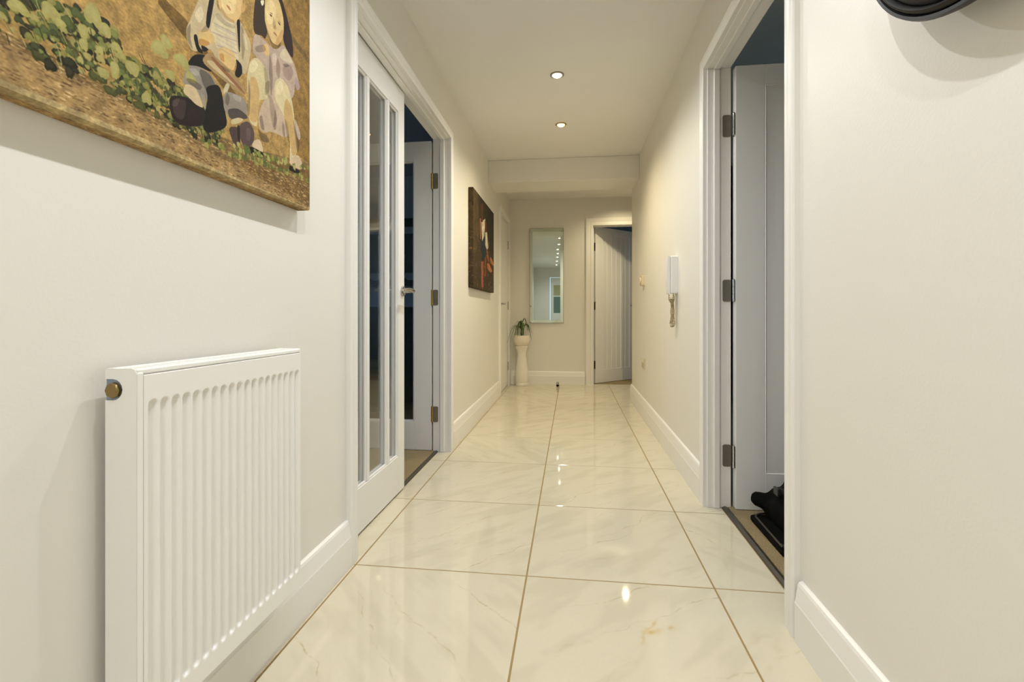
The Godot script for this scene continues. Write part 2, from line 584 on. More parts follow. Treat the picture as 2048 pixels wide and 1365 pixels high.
func build_trim() -> void:
	# left skirting: out of the wall is +x, run along -z (x, y, z must stay right-handed only for the outline's normals)
	for q in [[ZB, LZ0 + 0.07, "baseboard_left", "white skirting board on the left wall below the ribbed radiator"], [LZ1 - 0.06, EZ0 + 0.07, "baseboard_left", "white skirting board on the left wall below the dark canvas print"], [EZ1 - 0.06, ZF, "baseboard_left", "short white skirting board between the closed far door and the far corner"]]:
		var st := mb()
		strip_profile(st, SKIRT, along(Vector3(XL, 0, q[1]), Vector3(1, 0, 0), Vector3.UP, Vector3(0, 0, 1)), q[0] - q[1])
		tag(obj(q[2], st, M.wood), q[3], "skirting board", "", "structure")
	for q in [[ZB, RZ0 + 0.06, "white skirting board on the right wall below the round black wall frame"], [RZ1 - 0.06, RWEND, "white skirting board on the right wall below the intercom"]]:
		var st := mb()
		strip_profile(st, SKIRT, along(Vector3(XR, 0, q[0]), Vector3(-1, 0, 0), Vector3.UP, Vector3(0, 0, -1)), q[0] - q[1] + (0.02 if q[1] == RWEND else 0.0))
		tag(obj("baseboard_right", st, M.wood), q[2], "skirting board", "", "structure")
	var sf := mb()
	strip_profile(sf, SKIRT, along(Vector3(XL + 0.02, 0, ZF), Vector3(0, 0, 1), Vector3.UP, Vector3(1, 0, 0)), FX0 - 0.10 - XL - 0.02)
	tag(obj("baseboard_far", sf, M.wood), "white skirting board on the far wall under the mirror", "skirting board", "", "structure")
	sf = mb()
	strip_profile(sf, SKIRT, along(Vector3(XR + 0.001, 0, RWEND), Vector3(0, 0, -1), Vector3.UP, Vector3(1, 0, 0)), 1.49)
	tag(obj("baseboard_side", sf, M.wood), "white skirting board in the side passage behind the right wall", "skirting board", "", "structure")
	surround("left double doorway with glazed white doors", along(Vector3(XL, 0, 0), Vector3(0, 0, -1), Vector3.UP, Vector3(1, 0, 0)), -LZ0, -LZ1, LH, 0.025, 0.054, -0.019, 0.0)
	surround("right doorway beside the black bag", along(Vector3(XR, 0, 0), Vector3(0, 0, 1), Vector3.UP, Vector3(-1, 0, 0)), RZ1, RZ0, RH, 0.025, 0.052, -0.006, 0.005)
	surround("far doorway with the half open plank door", along(Vector3(0, 0, ZF), Vector3(1, 0, 0), Vector3.UP, Vector3(0, 0, 1)), FX0, FX1, FH, 0.03, 0.058, 0.0, 0.0, 1.75)
	surround("closed door at the far end of the left wall", along(Vector3(XL, 0, 0), Vector3(0, 0, -1), Vector3.UP, Vector3(1, 0, 0)), -EZ0, -EZ1, 1.965, 0.05, 0.08, 0.0, 0.0)

func surround(where: String, xf: Transform3D, a0: float, a1: float, h: float, stop0: float, stop1: float, in0: float, in1: float, wide := 1.0) -> void:
	# lining across the wall's thickness, a door stop on it and the moulded architrave on the hall side; in0, in1 move the architrave off the lining
	var o := thing("trim_4" if used.get("trim_count", 0) == 0 else "trim_%d" % (4 + used.trim_count), "white painted frame and architrave of the " + where, "door frame", Vector3.ZERO, 0.0, "", "structure")
	used.trim_count = used.get("trim_count", 0) + 1
	var st := mb()
	box(st, Vector3(a0 - 0.02, 0, -T), Vector3(a0, h, 0), 0.0015, xf)
	box(st, Vector3(a1, 0, -T), Vector3(a1 + 0.02, h, 0), 0.0015, xf)
	box(st, Vector3(a0 - 0.02, h, -T), Vector3(a1 + 0.02, h + 0.02, 0), 0.0015, xf)
	obj("lining", st, M.wood, o)
	st = mb()
	box(st, Vector3(a0, 0, -stop1), Vector3(a0 + 0.011, h, -stop0), 0.003, xf)
	box(st, Vector3(a1 - 0.011, 0, -stop1), Vector3(a1, h, -stop0), 0.003, xf)
	box(st, Vector3(a0 + 0.011, h - 0.009, -stop1), Vector3(a1 - 0.011, h, -stop0), 0.003, xf)
	obj("door_stop", st, M.wood, o)
	st = mb()
	var prof: Array = []
	for p in ARCH:
		prof.append(Vector2(p.x * wide, p.y))
	door_frame(st, prof, xf, a0 + in0, a1 - in1, h + 0.004)
	obj("architrave", st, M.wood, o)

# ---------------------------------------------------------------- doors
func glazed_leaf(o: Node3D, w: float, hinge_stile: float, lock_stile: float) -> void:
	# leaf from x = 0 (hinges) to w, y 0.008 to 1.952, 40 mm thick about z = 0
	var y0 := 0.008
	var y1 := 1.952
	var pb := 0.185
	var pt := 1.832
	var h := 0.02
	var mul := 0.024
	var side := 0.111
	var st := mb()
	box(st, Vector3(0, y0, -h), Vector3(hinge_stile, y1, h), 0.0015)
	obj("stile", st, M.door, o)
	st = mb()
	box(st, Vector3(w - lock_stile, y0, -h), Vector3(w, y1, h), 0.0015)
	obj("stile", st, M.door, o)
	st = mb()
	box(st, Vector3(hinge_stile, y0, -h), Vector3(w - lock_stile, pb, h), 0.0015)
	obj("bottom_rail", st, M.door, o)
	st = mb()
	box(st, Vector3(hinge_stile, pt, -h), Vector3(w - lock_stile, y1, h), 0.0015)
	obj("top_rail", st, M.door, o)
	var xa := hinge_stile + side
	var xb := w - lock_stile - side
	var edges := [[hinge_stile, xa], [xa + mul, xb - mul], [xb, w - lock_stile]]
	for x in [xa, xb - mul]:
		st = mb()
		box(st, Vector3(x, pb, -h), Vector3(x + mul, pt, h), 0.003)
		obj("mullion", st, M.door, o)
	for e in edges:
		st = mb()
		box(st, Vector3(e[0] - 0.004, pb - 0.004, -0.003), Vector3(e[1] + 0.004, pt + 0.004, 0.003))
		obj("pane", st, M.glass, o)
		for s in [-1.0, 1.0]:                        # glazing beads round each pane
			st = mb()
			var z0: float = 0.0035 * s
			var z1: float = 0.015 * s
			for q in [[Vector2(e[0], pb), Vector2(e[0] + 0.007, pt)], [Vector2(e[1] - 0.007, pb), Vector2(e[1], pt)], [Vector2(e[0], pb), Vector2(e[1], pb + 0.007)], [Vector2(e[0], pt - 0.007), Vector2(e[1], pt)]]:
				box(st, Vector3(q[0].x, q[0].y, minf(z0, z1)), Vector3(q[1].x, q[1].y, maxf(z0, z1)), 0.003)
			obj("glazing_bead", st, M.door, o)

func plank_leaf(o: Node3D, w: float) -> void:
	var y0 := 0.008
	var y1 := 1.952
	var h := 0.02
	var sl := 0.122
	var pb := 0.165
	var pt := 1.865
	var st := mb()
	box(st, Vector3(0, y0, -h), Vector3(sl, y1, h), 0.0015)
	obj("stile", st, M.door, o)
	st = mb()
	box(st, Vector3(w - sl, y0, -h), Vector3(w, y1, h), 0.0015)
	obj("stile", st, M.door, o)
	st = mb()
	box(st, Vector3(sl, y0, -h), Vector3(w - sl, pb, h), 0.0015)
	obj("bottom_rail", st, M.door, o)
	st = mb()
	box(st, Vector3(sl, pt, -h), Vector3(w - sl, y1, h), 0.0015)
	obj("top_rail", st, M.door, o)
	st = mb()                                        # raised bead round the sunk planks
	for q in [[Vector2(sl, pb), Vector2(sl + 0.006, pt)], [Vector2(w - sl - 0.006, pb), Vector2(w - sl, pt)], [Vector2(sl, pb), Vector2(w - sl, pb + 0.006)], [Vector2(sl, pt - 0.006), Vector2(w - sl, pt)]]:
		box(st, Vector3(q[0].x, q[0].y, -h - 0.001), Vector3(q[1].x, q[1].y, h + 0.001), 0.003)
	obj("panel_bead", st, M.wood, o)
	var n := 6
	var pw := (w - 2 * sl) / n
	for k in n:
		st = mb()
		box(st, Vector3(sl + pw * k + 0.001, pb, -0.015), Vector3(sl + pw * (k + 1) - 0.001, pt, 0.015), 0.007)
		obj("plank", st, M.door, o)

func lever_handle(o: Node3D, at: Vector3, side: float, toward: float) -> void:
	# rose, neck and curved lever on the face side of the leaf (side +1 or -1 along z); the lever runs along toward * x
	var st := mb()
	var ax := Basis(Vector3(1, 0, 0), Vector3(0, 0, side), Vector3(0, -side, 0))
	lathe(st, [Vector2(0, 0), Vector2(0.026, 0), Vector2(0.026, 0.006), Vector2(0.023, 0.009), Vector2(0.012, 0.0095), Vector2(0.0105, 0.014), Vector2(0.0105, 0.05), Vector2(0, 0.05)], 28, Transform3D(ax, at))
	var h := obj("handle", st, M.chrome, o)
	st = mb()
	var pts: Array = []
	for k in 11:
		var t := k / 10.0
		pts.append(at + Vector3(toward * (0.118 * t - 0.006), 0.004 * sin(t * PI), side * (0.052 - 0.008 * t * t)))
	tube(st, pts, 0.0105, 10, 0.0075)
	obj("lever", st, M.chrome, h)

func hinge(o: Node3D, y: float, kn: Vector3, plates: Array, m: Material) -> void:
	# knuckle at kn (x, z of the pin) and plates given as [centre, x axis, normal, width]
	var st := mb()
	lathe(st, [Vector2(0, -0.052), Vector2(0.004, -0.05), Vector2(0.0065, -0.047), Vector2(0.0065, -0.017), Vector2(0.0058, -0.0165), Vector2(0.0065, -0.016), Vector2(0.0065, 0.016), Vector2(0.0058, 0.0165), Vector2(0.0065, 0.017), Vector2(0.0065, 0.047), Vector2(0.004, 0.05), Vector2(0, 0.052)], 14, Transform3D(Basis.IDENTITY, kn + Vector3(0, y, 0)))
	var h := obj("hinge", st, m, o)
	for p in plates:
		st = mb()
		var nx: Vector3 = p[1]
		var nz: Vector3 = p[2]
		rounded_slab(st, p[3], 0.098, 0.003, 0.009, 0.0006, along(p[0] + Vector3(0, y, 0), nx, Vector3.UP, nz))
		for sy in [-0.033, 0.0, 0.033]:
			lathe(st, [Vector2(0.0042, 0.003), Vector2(0.0042, 0.0036), Vector2(0.002, 0.0042), Vector2(0, 0.0042)], 10, Transform3D(Basis(nx, nz, -Vector3.UP), p[0] + Vector3(0, y + sy, 0) + nx * 0.004))
		obj("hinge_plate", st, M.steel, h)

const HY := [1.70, 0.968, 0.235]

func build_doors() -> void:
	var d := thing("door_1", "closed white three-pane glazed door leaf nearest on the left with chrome lever", "door", Vector3(XL - 0.076, 0, LZ0 - 0.003), PI / 2, "", "structure")
	glazed_leaf(d, 0.66, 0.115, 0.082)
	lever_handle(d, Vector3(0.632, 0.976, 0.02), 1.0, -1.0)
	d = thing("door_2", "open white glazed door leaf swung into the left room, three hinges on its edge", "door", Vector3(XL - 0.109, 0, LZ1 - 0.017), PI, "", "structure")
	glazed_leaf(d, 0.645, 0.115, 0.082)
	for y in HY:
		hinge(d, y, Vector3(-0.004, 0, -0.02), [[Vector3(-0.026, 0, -0.0172), Vector3(1, 0, 0), Vector3(0, 0, -1), 0.034]], M.brass)
	d = thing("door_3", "white plank door standing open into the right room behind the black bag", "door", Vector3(XR + 0.111, 0, RZ1 + 0.01), 0.0, "", "structure")
	plank_leaf(d, 0.80)
	for y in HY:
		hinge(d, y, Vector3(-0.006, 0, 0.014), [[Vector3(-0.029, 0, -0.0095), Vector3(1, 0, 0), Vector3(0, 0, 1), 0.036], [Vector3(-0.0005, 0, 0.0), Vector3(0, 0, 1), Vector3(-1, 0, 0), 0.032]], M.chrome)
	d = thing("door_4", "half open white plank door at the far end beyond the mirror", "door", Vector3(FX0 + 0.02, 0, ZF - T - 0.012), deg_to_rad(43.0), "", "structure")
	plank_leaf(d, 0.755)
	lever_handle(d, Vector3(0.71, 0.976, 0.02), 1.0, -1.0)
	for y in HY:
		hinge(d, y, Vector3(-0.006, 0, 0.014), [[Vector3(-0.0005, 0, 0.0), Vector3(0, 0, 1), Vector3(-1, 0, 0), 0.032]], M.dark_metal)
	d = thing("door_5", "closed white door at the far end of the left wall beside the plant", "door", Vector3(XL - 0.024, 0, EZ1 + 0.003), -PI / 2, "", "structure")
	var st := mb()
	box(st, Vector3(0, 0.008, -0.02), Vector3(0.709, 1.958, 0.02), 0.002)
	obj("leaf", st, M.door, d)
	lever_handle(d, Vector3(0.655, 0.975, -0.02), -1.0, -1.0)
	for y in HY:
		hinge(d, y, Vector3(0.002, 0, -0.025), [], M.chrome)
	d = thing("door_6", "entrance door with a glazed upper part, seen only in the mirror", "door", Vector3(-0.26, 0, ZB + 0.04), 0.0, "", "structure")
	st = mb()
	for q in [[0.0, 0.10, 0.01, 1.99], [0.74, 0.84, 0.01, 1.99], [0.10, 0.74, 0.01, 0.9], [0.10, 0.74, 1.76, 1.99], [0.10, 0.74, 1.40, 1.44]]:
		box(st, Vector3(q[0], q[2], -0.02), Vector3(q[1], q[3], 0.02), 0.002)
	obj("frame", st, M.door, d)
	for q in [[0.9, 1.40, "6d8a80"], [1.44, 1.76, "b9b48e"]]:
		st = mb()
		box(st, Vector3(0.095, q[0], -0.004), Vector3(0.745, q[1], 0.004))
		obj("frosted_pane", st, mat(Color(q[2]), 0.3), d)

# ---------------------------------------------------------------- the dim rooms
func room(called: String, lo: Vector3, hi: Vector3, label: String, skip: String, win: Array) -> void:
	# walls of a side room, without the side it shares with the hall; win = [side, from, to] of its window
	var st := mb()
	var t := 0.1
	for side in ["west", "east", "north", "south"]:
		if side == skip:
			continue
		var segs: Array = []
		var a := lo.z if side in ["west", "east"] else lo.x
		var b := hi.z if side in ["west", "east"] else hi.x
		if win[0] == side:
			segs = [[a, win[1], 0.0, CEIL], [win[1], win[2], 0.0, 0.95], [win[1], win[2], 2.05, CEIL], [win[2], b, 0.0, CEIL]]
		else:
			segs = [[a, b, 0.0, CEIL]]
		for s in segs:
			match side:
				"west": box(st, Vector3(lo.x - t, s[2], s[0]), Vector3(lo.x, s[3], s[1]))
				"east": box(st, Vector3(hi.x, s[2], s[0]), Vector3(hi.x + t, s[3], s[1]))
				"north": box(st, Vector3(s[0], s[2], lo.z - t), Vector3(s[1], s[3], lo.z))
				"south": box(st, Vector3(s[0], s[2], hi.z), Vector3(s[1], s[3], hi.z + t))
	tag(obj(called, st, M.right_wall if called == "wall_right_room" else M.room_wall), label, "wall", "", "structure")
	var n: int = used.get("window_count", 0) + 1
	used.window_count = n
	var o := thing("window_%d" % n, "white framed window that lights the " + label.get_slice(" of the ", 1), "window", Vector3.ZERO, 0.0, "", "structure")
	st = mb()
	var g := mb()
	var x := lo.x - t / 2 if win[0] == "west" else hi.x + t / 2
	var zz := lo.z - t / 2
	for q in [[win[1], win[1] + 0.05, 0.95, 2.05], [win[2] - 0.05, win[2], 0.95, 2.05], [win[1] + 0.05, win[2] - 0.05, 0.95, 1.0], [win[1] + 0.05, win[2] - 0.05, 2.0, 2.05]]:
		if win[0] == "north":
			box(st, Vector3(q[0], q[2], zz - 0.03), Vector3(q[1], q[3], zz + 0.03), 0.003)
		else:
			box(st, Vector3(x - 0.03, q[2], q[0]), Vector3(x + 0.03, q[3], q[1]), 0.003)
	obj("frame", st, M.wood, o)
	if win[0] == "north":
		box(g, Vector3(win[1] + 0.05, 1.0, zz - 0.002), Vector3(win[2] - 0.05, 2.0, zz + 0.002))
	else:
		box(g, Vector3(x - 0.002, 1.0, win[1] + 0.05), Vector3(x + 0.002, 2.0, win[2] - 0.05))
	obj("pane", g, M.glass, o)

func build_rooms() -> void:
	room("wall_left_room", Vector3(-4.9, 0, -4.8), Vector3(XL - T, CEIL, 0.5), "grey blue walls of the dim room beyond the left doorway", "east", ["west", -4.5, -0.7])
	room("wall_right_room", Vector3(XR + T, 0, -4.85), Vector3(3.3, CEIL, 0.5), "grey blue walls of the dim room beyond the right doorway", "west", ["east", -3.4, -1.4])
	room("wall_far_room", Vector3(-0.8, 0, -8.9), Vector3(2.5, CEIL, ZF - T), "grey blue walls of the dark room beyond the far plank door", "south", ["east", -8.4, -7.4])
	# what the glazed doors let one see on the left room's end wall
	var zb := -4.8
	var st := mb()
	box(st, Vector3(-2.75, 1.765, zb), Vector3(-1.3, 1.81, zb + 0.22), 0.003)
	tag(obj("wall_shelf", st, M.black), "upper thick black wall shelf in the dim left room", "shelf", "black wall shelves in the left room")
	st = mb()
	box(st, Vector3(-2.75, 1.155, zb), Vector3(-1.3, 1.20, zb + 0.22), 0.003)
	tag(obj("wall_shelf", st, M.black), "lower thick black wall shelf under the figurines in the dim left room", "shelf", "black wall shelves in the left room")
	st = mb()
	rounded_slab(st, 1.25, 0.40, 0.03, 0.005, 0.004, along(Vector3(-2.0, 1.49, zb + 0.001), Vector3(1, 0, 0), Vector3.UP, Vector3(0, 0, 1)))
	var pan := obj("wall_panel", st, mat(Color("1a2228"), 0.4))
	tag(pan, "dark framed wall panel between the two black shelves in the left room", "wall panel")
	var labels := ["tall thin dark figurine on the lower black shelf, nearest the doorway", "dark branching ornament standing in the middle of the lower black shelf", "short dark ornament at the window end of the lower black shelf"]
	for k in 3:
		st = mb()
		var hh: float = [0.28, 0.22, 0.18][k]
		lathe(st, [Vector2(0, 0), Vector2(0.04, 0), Vector2(0.036, 0.012), Vector2(0.012, 0.03), Vector2(0.02, hh * 0.4), Vector2(0.026, hh * 0.62), Vector2(0.01, hh * 0.8), Vector2(0.017, hh * 0.9), Vector2(0, hh)], 14)
		if k == 1:
			tube(st, [Vector3(0, 0.1, 0), Vector3(0.05, 0.17, 0), Vector3(0.06, 0.24, 0)], 0.006, 6)
			tube(st, [Vector3(0, 0.1, 0), Vector3(-0.05, 0.16, 0), Vector3(-0.055, 0.22, 0)], 0.006, 6)
		var f := obj("figurine", st, M.black_gloss)
		f.position = Vector3([-1.68, -2.05, -2.2][k], 1.2, zb + 0.11)
		tag(f, labels[k], "ornament")
	# armchair seen as a black shape
	var o := thing("armchair", "black armchair with rounded back in the dim left room", "armchair", Vector3(-1.85, 0.006, zb + 0.62))
	st = mb()
	box(st, Vector3(-0.45, 0.05, -0.42), Vector3(0.45, 0.42, 0.42), 0.05)
	obj("seat", st, M.black, o)
	st = mb()
	extrude(st, rounded(0.92, 0.86, 0.22, 8), 0.2, along(Vector3(0, 0.5, -0.52), Vector3(1, 0, 0), Vector3.UP, Vector3(0, 0, 1)))
	obj("backrest", st, M.black, o)
	for s in [-1.0, 1.0]:
		st = mb()
		box(st, Vector3(s * 0.36 - 0.1, 0.05, -0.42), Vector3(s * 0.36 + 0.1, 0.62, 0.42), 0.06)
		obj("armrest", st, M.black, o)
		for z in [-0.36, 0.36]:
			st = mb()
			lathe(st, [Vector2(0, 0), Vector2(0.018, 0), Vector2(0.025, 0.06), Vector2(0, 0.06)], 10, Transform3D(Basis.IDENTITY, Vector3(s * 0.38, 0, z)))
			obj("leg", st, M.black, o)

# ---------------------------------------------------------------- radiator
func build_radiator() -> void:
	var xf := -0.683                      # front plane
	var xb := -0.743
	var z0 := -0.688
	var z1 := -1.1535
	var y0 := 0.178
	var y1 := 0.776
	var o := thing("radiator", "white ribbed panel radiator on the left wall under the large canvas", "radiator", Vector3(0, 0, 0))
	# pressed front panel: a height field with 19 round-ended channels
	var n := 19
	var za := z0 - 0.010
	var zb := z1 + 0.004
	var pitch := (za - zb - 0.010) / n
	var us: Array[float] = [za]
	for k in n:
		for j in 14:
			us.append(za - 0.005 - pitch * (k + j / 14.0))
	us.append(za - 0.005 - pitch * n)
	us.append(zb)
	var vs: Array[float] = [y0, y0 + 0.034]
	var ca := y0 + 0.046
	var cb := y1 - 0.062
	var steps := 12
	for k in steps + 1:
		vs.append(ca - 0.011 + 0.022 * k / steps)
	for k in range(1, 12):
		vs.append(lerpf(ca + 0.011, cb - 0.011, k / 12.0))
	for k in steps + 1:
		vs.append(cb - 0.011 + 0.022 * k / steps)
	vs.append(cb + 0.013)
	vs.append(y1 - 0.012)
	var depth := func(z: float, y: float) -> float:
		var k := clampi(int(floor((za - 0.005 - z) / pitch)), 0, n - 1)
		var c := za - 0.005 - pitch * (k + 0.5)
		var yy := clampf(y, ca, cb)
		var d := Vector2(z - c, y - yy).length()
		return 0.0078 * (1.0 - smoothstep(pitch * 0.22, pitch * 0.40, d))
	var st := mb()
	st.set_smooth_group(0)
	for i in us.size() - 1:
		for j in vs.size() - 1:
			var p: Array[Vector3] = []
			for q in [[i, j], [i + 1, j], [i + 1, j + 1], [i, j + 1]]:
				p.append(Vector3(xf - depth.call(us[q[0]], vs[q[1]]), vs[q[1]], us[q[0]]))
			quad(st, p[0], p[1], p[2], p[3], Vector3(1, 0, 0))
	st.set_smooth_group(-1)
	var yt := y1 - 0.012
	var back := xf - 0.018
	quad(st, Vector3(xf, yt, za), Vector3(xf, yt, zb), Vector3(back, yt + 0.004, zb), Vector3(back, yt + 0.004, za), Vector3(0, 1, 0))
	quad(st, Vector3(xf, y0, za), Vector3(xf, y0, zb), Vector3(back, y0, zb), Vector3(back, y0, za), Vector3(0, -1, 0))
	quad(st, Vector3(xf, y0, za), Vector3(xf, yt, za), Vector3(back, yt, za), Vector3(back, y0, za), Vector3(0, 0, 1))
	quad(st, Vector3(xf, y0, zb), Vector3(xf, yt, zb), Vector3(back, yt, zb), Vector3(back, y0, zb), Vector3(0, 0, -1))
	obj("front_panel", st, M.enamel, o)
	st = mb()
	box(st, Vector3(xb, y0 + 0.01, z1 + 0.006), Vector3(xb + 0.014, y1 - 0.014, z0 - 0.006), 0.002)
	obj("back_panel", st, M.enamel, o)
	# near side cover with a round-ended notch for the plug
	st = mb()
	var yp := 0.742
	var poly := PackedVector2Array()
	var w := xf - 0.004 - xb
	poly.append(Vector2(0, y0))
	poly.append(Vector2(w - 0.006, y0))
	poly.append(Vector2(w, y0 + 0.006))
	poly.append(Vector2(w, y1 - 0.008))
	poly.append(Vector2(w - 0.003, y1 - 0.002))
	poly.append(Vector2(w - 0.008, y1))
	poly.append(Vector2(0.004, y1))
	poly.append(Vector2(0.0, y1 - 0.004))
	poly.append(Vector2(0.0, yp + 0.017))
	for k in 9:
		var a := PI / 2 - PI * k / 8.0
		poly.append(Vector2(0.014 + cos(a) * 0.017, yp + sin(a) * 0.017))
	poly.append(Vector2(0.0, yp - 0.017))
	extrude(st, poly, 0.0015, along(Vector3(xb, 0, z0 - 0.0015), Vector3(1, 0, 0), Vector3.UP, Vector3(0, 0, 1)))
	box(st, Vector3(xf - 0.0055, y0, z0 - 0.011), Vector3(xf - 0.001, y1 - 0.006, z0 - 0.0005), 0.002)
	obj("side_cover", st, M.enamel, o)
	st = mb()
	box(st, Vector3(xb, y0, z1), Vector3(xf - 0.002, y1, z1 + 0.003), 0.0015)
	obj("side_cover", st, M.enamel, o)
	# top grille: frame and bars
	st = mb()
	box(st, Vector3(xb, y1 - 0.008, z1), Vector3(xb + 0.012, y1, z0 - 0.002), 0.002)
	box(st, Vector3(xf - 0.017, y1 - 0.010, z1), Vector3(xf - 0.003, y1, z0 - 0.002), 0.003)
	box(st, Vector3(xb + 0.012, y1 - 0.008, z0 - 0.014), Vector3(xf - 0.017, y1 - 0.001, z0 - 0.002), 0.001)
	box(st, Vector3(xb + 0.012, y1 - 0.008, z1), Vector3(xf - 0.017, y1 - 0.001, z1 + 0.012), 0.001)
	var bars := 24
	for k in bars:
		var z := lerpf(z0 - 0.016, z1 + 0.014, (k + 0.5) / bars)
		box(st, Vector3(xb + 0.012, y1 - 0.006, z - 0.0055), Vector3(xf - 0.017, y1 - 0.001, z + 0.0055), 0.001)
	obj("top_grille", st, M.enamel, o)
	# chrome tail and brass plug in the notch
	st = mb()
	box(st, Vector3(xb - 0.001, yp - 0.019, z0 - 0.012), Vector3(xb + 0.034, yp + 0.019, z0 - 0.0025), 0.001)
	var tail := obj("valve_tail", st, mat(Color("8e99ac"), 0.3, 0.5), o)
	st = mb()
	lathe(st, [Vector2(0, 0), Vector2(0.0128, 0), Vector2(0.0128, 0.005), Vector2(0.0112, 0.007), Vector2(0, 0.007)], 8, along(Vector3(xb + 0.0150, yp - 0.001, z0 - 0.0024), Vector3(1, 0, 0), Vector3(0, 0, 1), Vector3(0, -1, 0)))
	obj("brass_plug", st, mat(Color("8f7a50"), 0.35, 0.9), tail).set_meta("label", "hexagonal brass plug")
	st = mb()
	lathe(st, [Vector2(0, 0), Vector2(0.009, 0), Vector2(0.009, 0.007), Vector2(0.006, 0.012), Vector2(0, 0.012)], 12, along(Vector3(xf - 0.02, 0.247, z1 + 0.001), Vector3(1, 0, 0), Vector3(0, 0, -1), Vector3(0, 1, 0)))
	obj("valve_plug", st, M.brass, o)
	for z in [z0 - 0.06, z1 + 0.06]:
		st = mb()
		box(st, Vector3(XL, 0.25, z - 0.012), Vector3(xb + 0.002, 0.70, z + 0.012), 0.001)
		obj("wall_bracket", st, M.enamel, o)

# ---------------------------------------------------------------- canvas prints
var psc := 1.0
var soft := 0

func poly(im: Image, hex: String, pts: Array) -> void:
	# filled outline: pts = x0, y0, x1, y1, ...; its rows are filled between the crossings
	var col := Color(hex)
	if psc != 1.0:
		pts = pts.map(func(q): return q * psc)
	for again in soft:                                 # rounds the corners
		var cut: Array = []
		var m := pts.size()
		for k in range(0, m, 2):
			for t in [0.2, 0.8]:
				cut.append(lerpf(pts[k], pts[(k + 2) % m], t))
				cut.append(lerpf(pts[k + 1], pts[(k + 3) % m], t))
		pts = cut
	var n := pts.size() / 2
	var lo := 1e9
	var hi := -1e9
	for k in n:
		lo = minf(lo, pts[2 * k + 1])
		hi = maxf(hi, pts[2 * k + 1])
	var w := im.get_width()
	for y in range(maxi(0, int(lo)), mini(im.get_height() - 1, int(hi)) + 1):
		var xs: Array[float] = []
		var yy := y + 0.5
		for k in n:
			var ax: float = pts[2 * k]
			var ay: float = pts[2 * k + 1]
			var bx: float = pts[(2 * k + 2) % (2 * n)]
			var by: float = pts[(2 * k + 3) % (2 * n)]
			if (ay <= yy) != (by <= yy):
				xs.append(ax + (yy - ay) / (by - ay) * (bx - ax))
		xs.sort()
		for k in range(0, xs.size() - 1, 2):
			var a := clampi(int(round(xs[k])), 0, w)
			var b := clampi(int(round(xs[k + 1])), 0, w)
			if b > a and col.a == 1.0:
				im.fill_rect(Rect2i(a, y, b - a, 1), col)
			elif b > a:
				for x in range(a, b):
					im.set_pixel(x, y, im.get_pixel(x, y).lerp(Color(col, 1.0), col.a))

func leaf(im: Image, x: float, y: float, rx: float, ry: float, col: Color) -> void:
	# a round leaf with a notch and a paler side
	for part in 2:
		var p: Array = []
		var k := 1.0 - 0.35 * part
		for i in 16:
			var a := TAU * i / 16.0
			var r := 1.0 + 0.12 * sin(3.0 * a + x) - (0.3 if i == 4 else 0.0)
			p.append(x + cos(a) * rx * r * k - part * rx * 0.12)
			p.append(y + sin(a) * ry * r * k - part * ry * 0.15)
		poly(im, (col if part == 0 else col.lightened(0.06)).to_html(false), p)

func grain(im: Image, sd: int, amount: float) -> void:
	var a := noise(0.02, 5, sd)
	var b := noise(0.12, 2, sd + 1)
	for y in im.get_height():
		for x in im.get_width():
			var k := 1.0 + amount * (a.get_noise_2d(x, y) + 0.6 * b.get_noise_2d(x * 0.6, y))
			var c := im.get_pixel(x, y)
			im.set_pixel(x, y, Color(c.r * k, c.g * k, c.b * k))

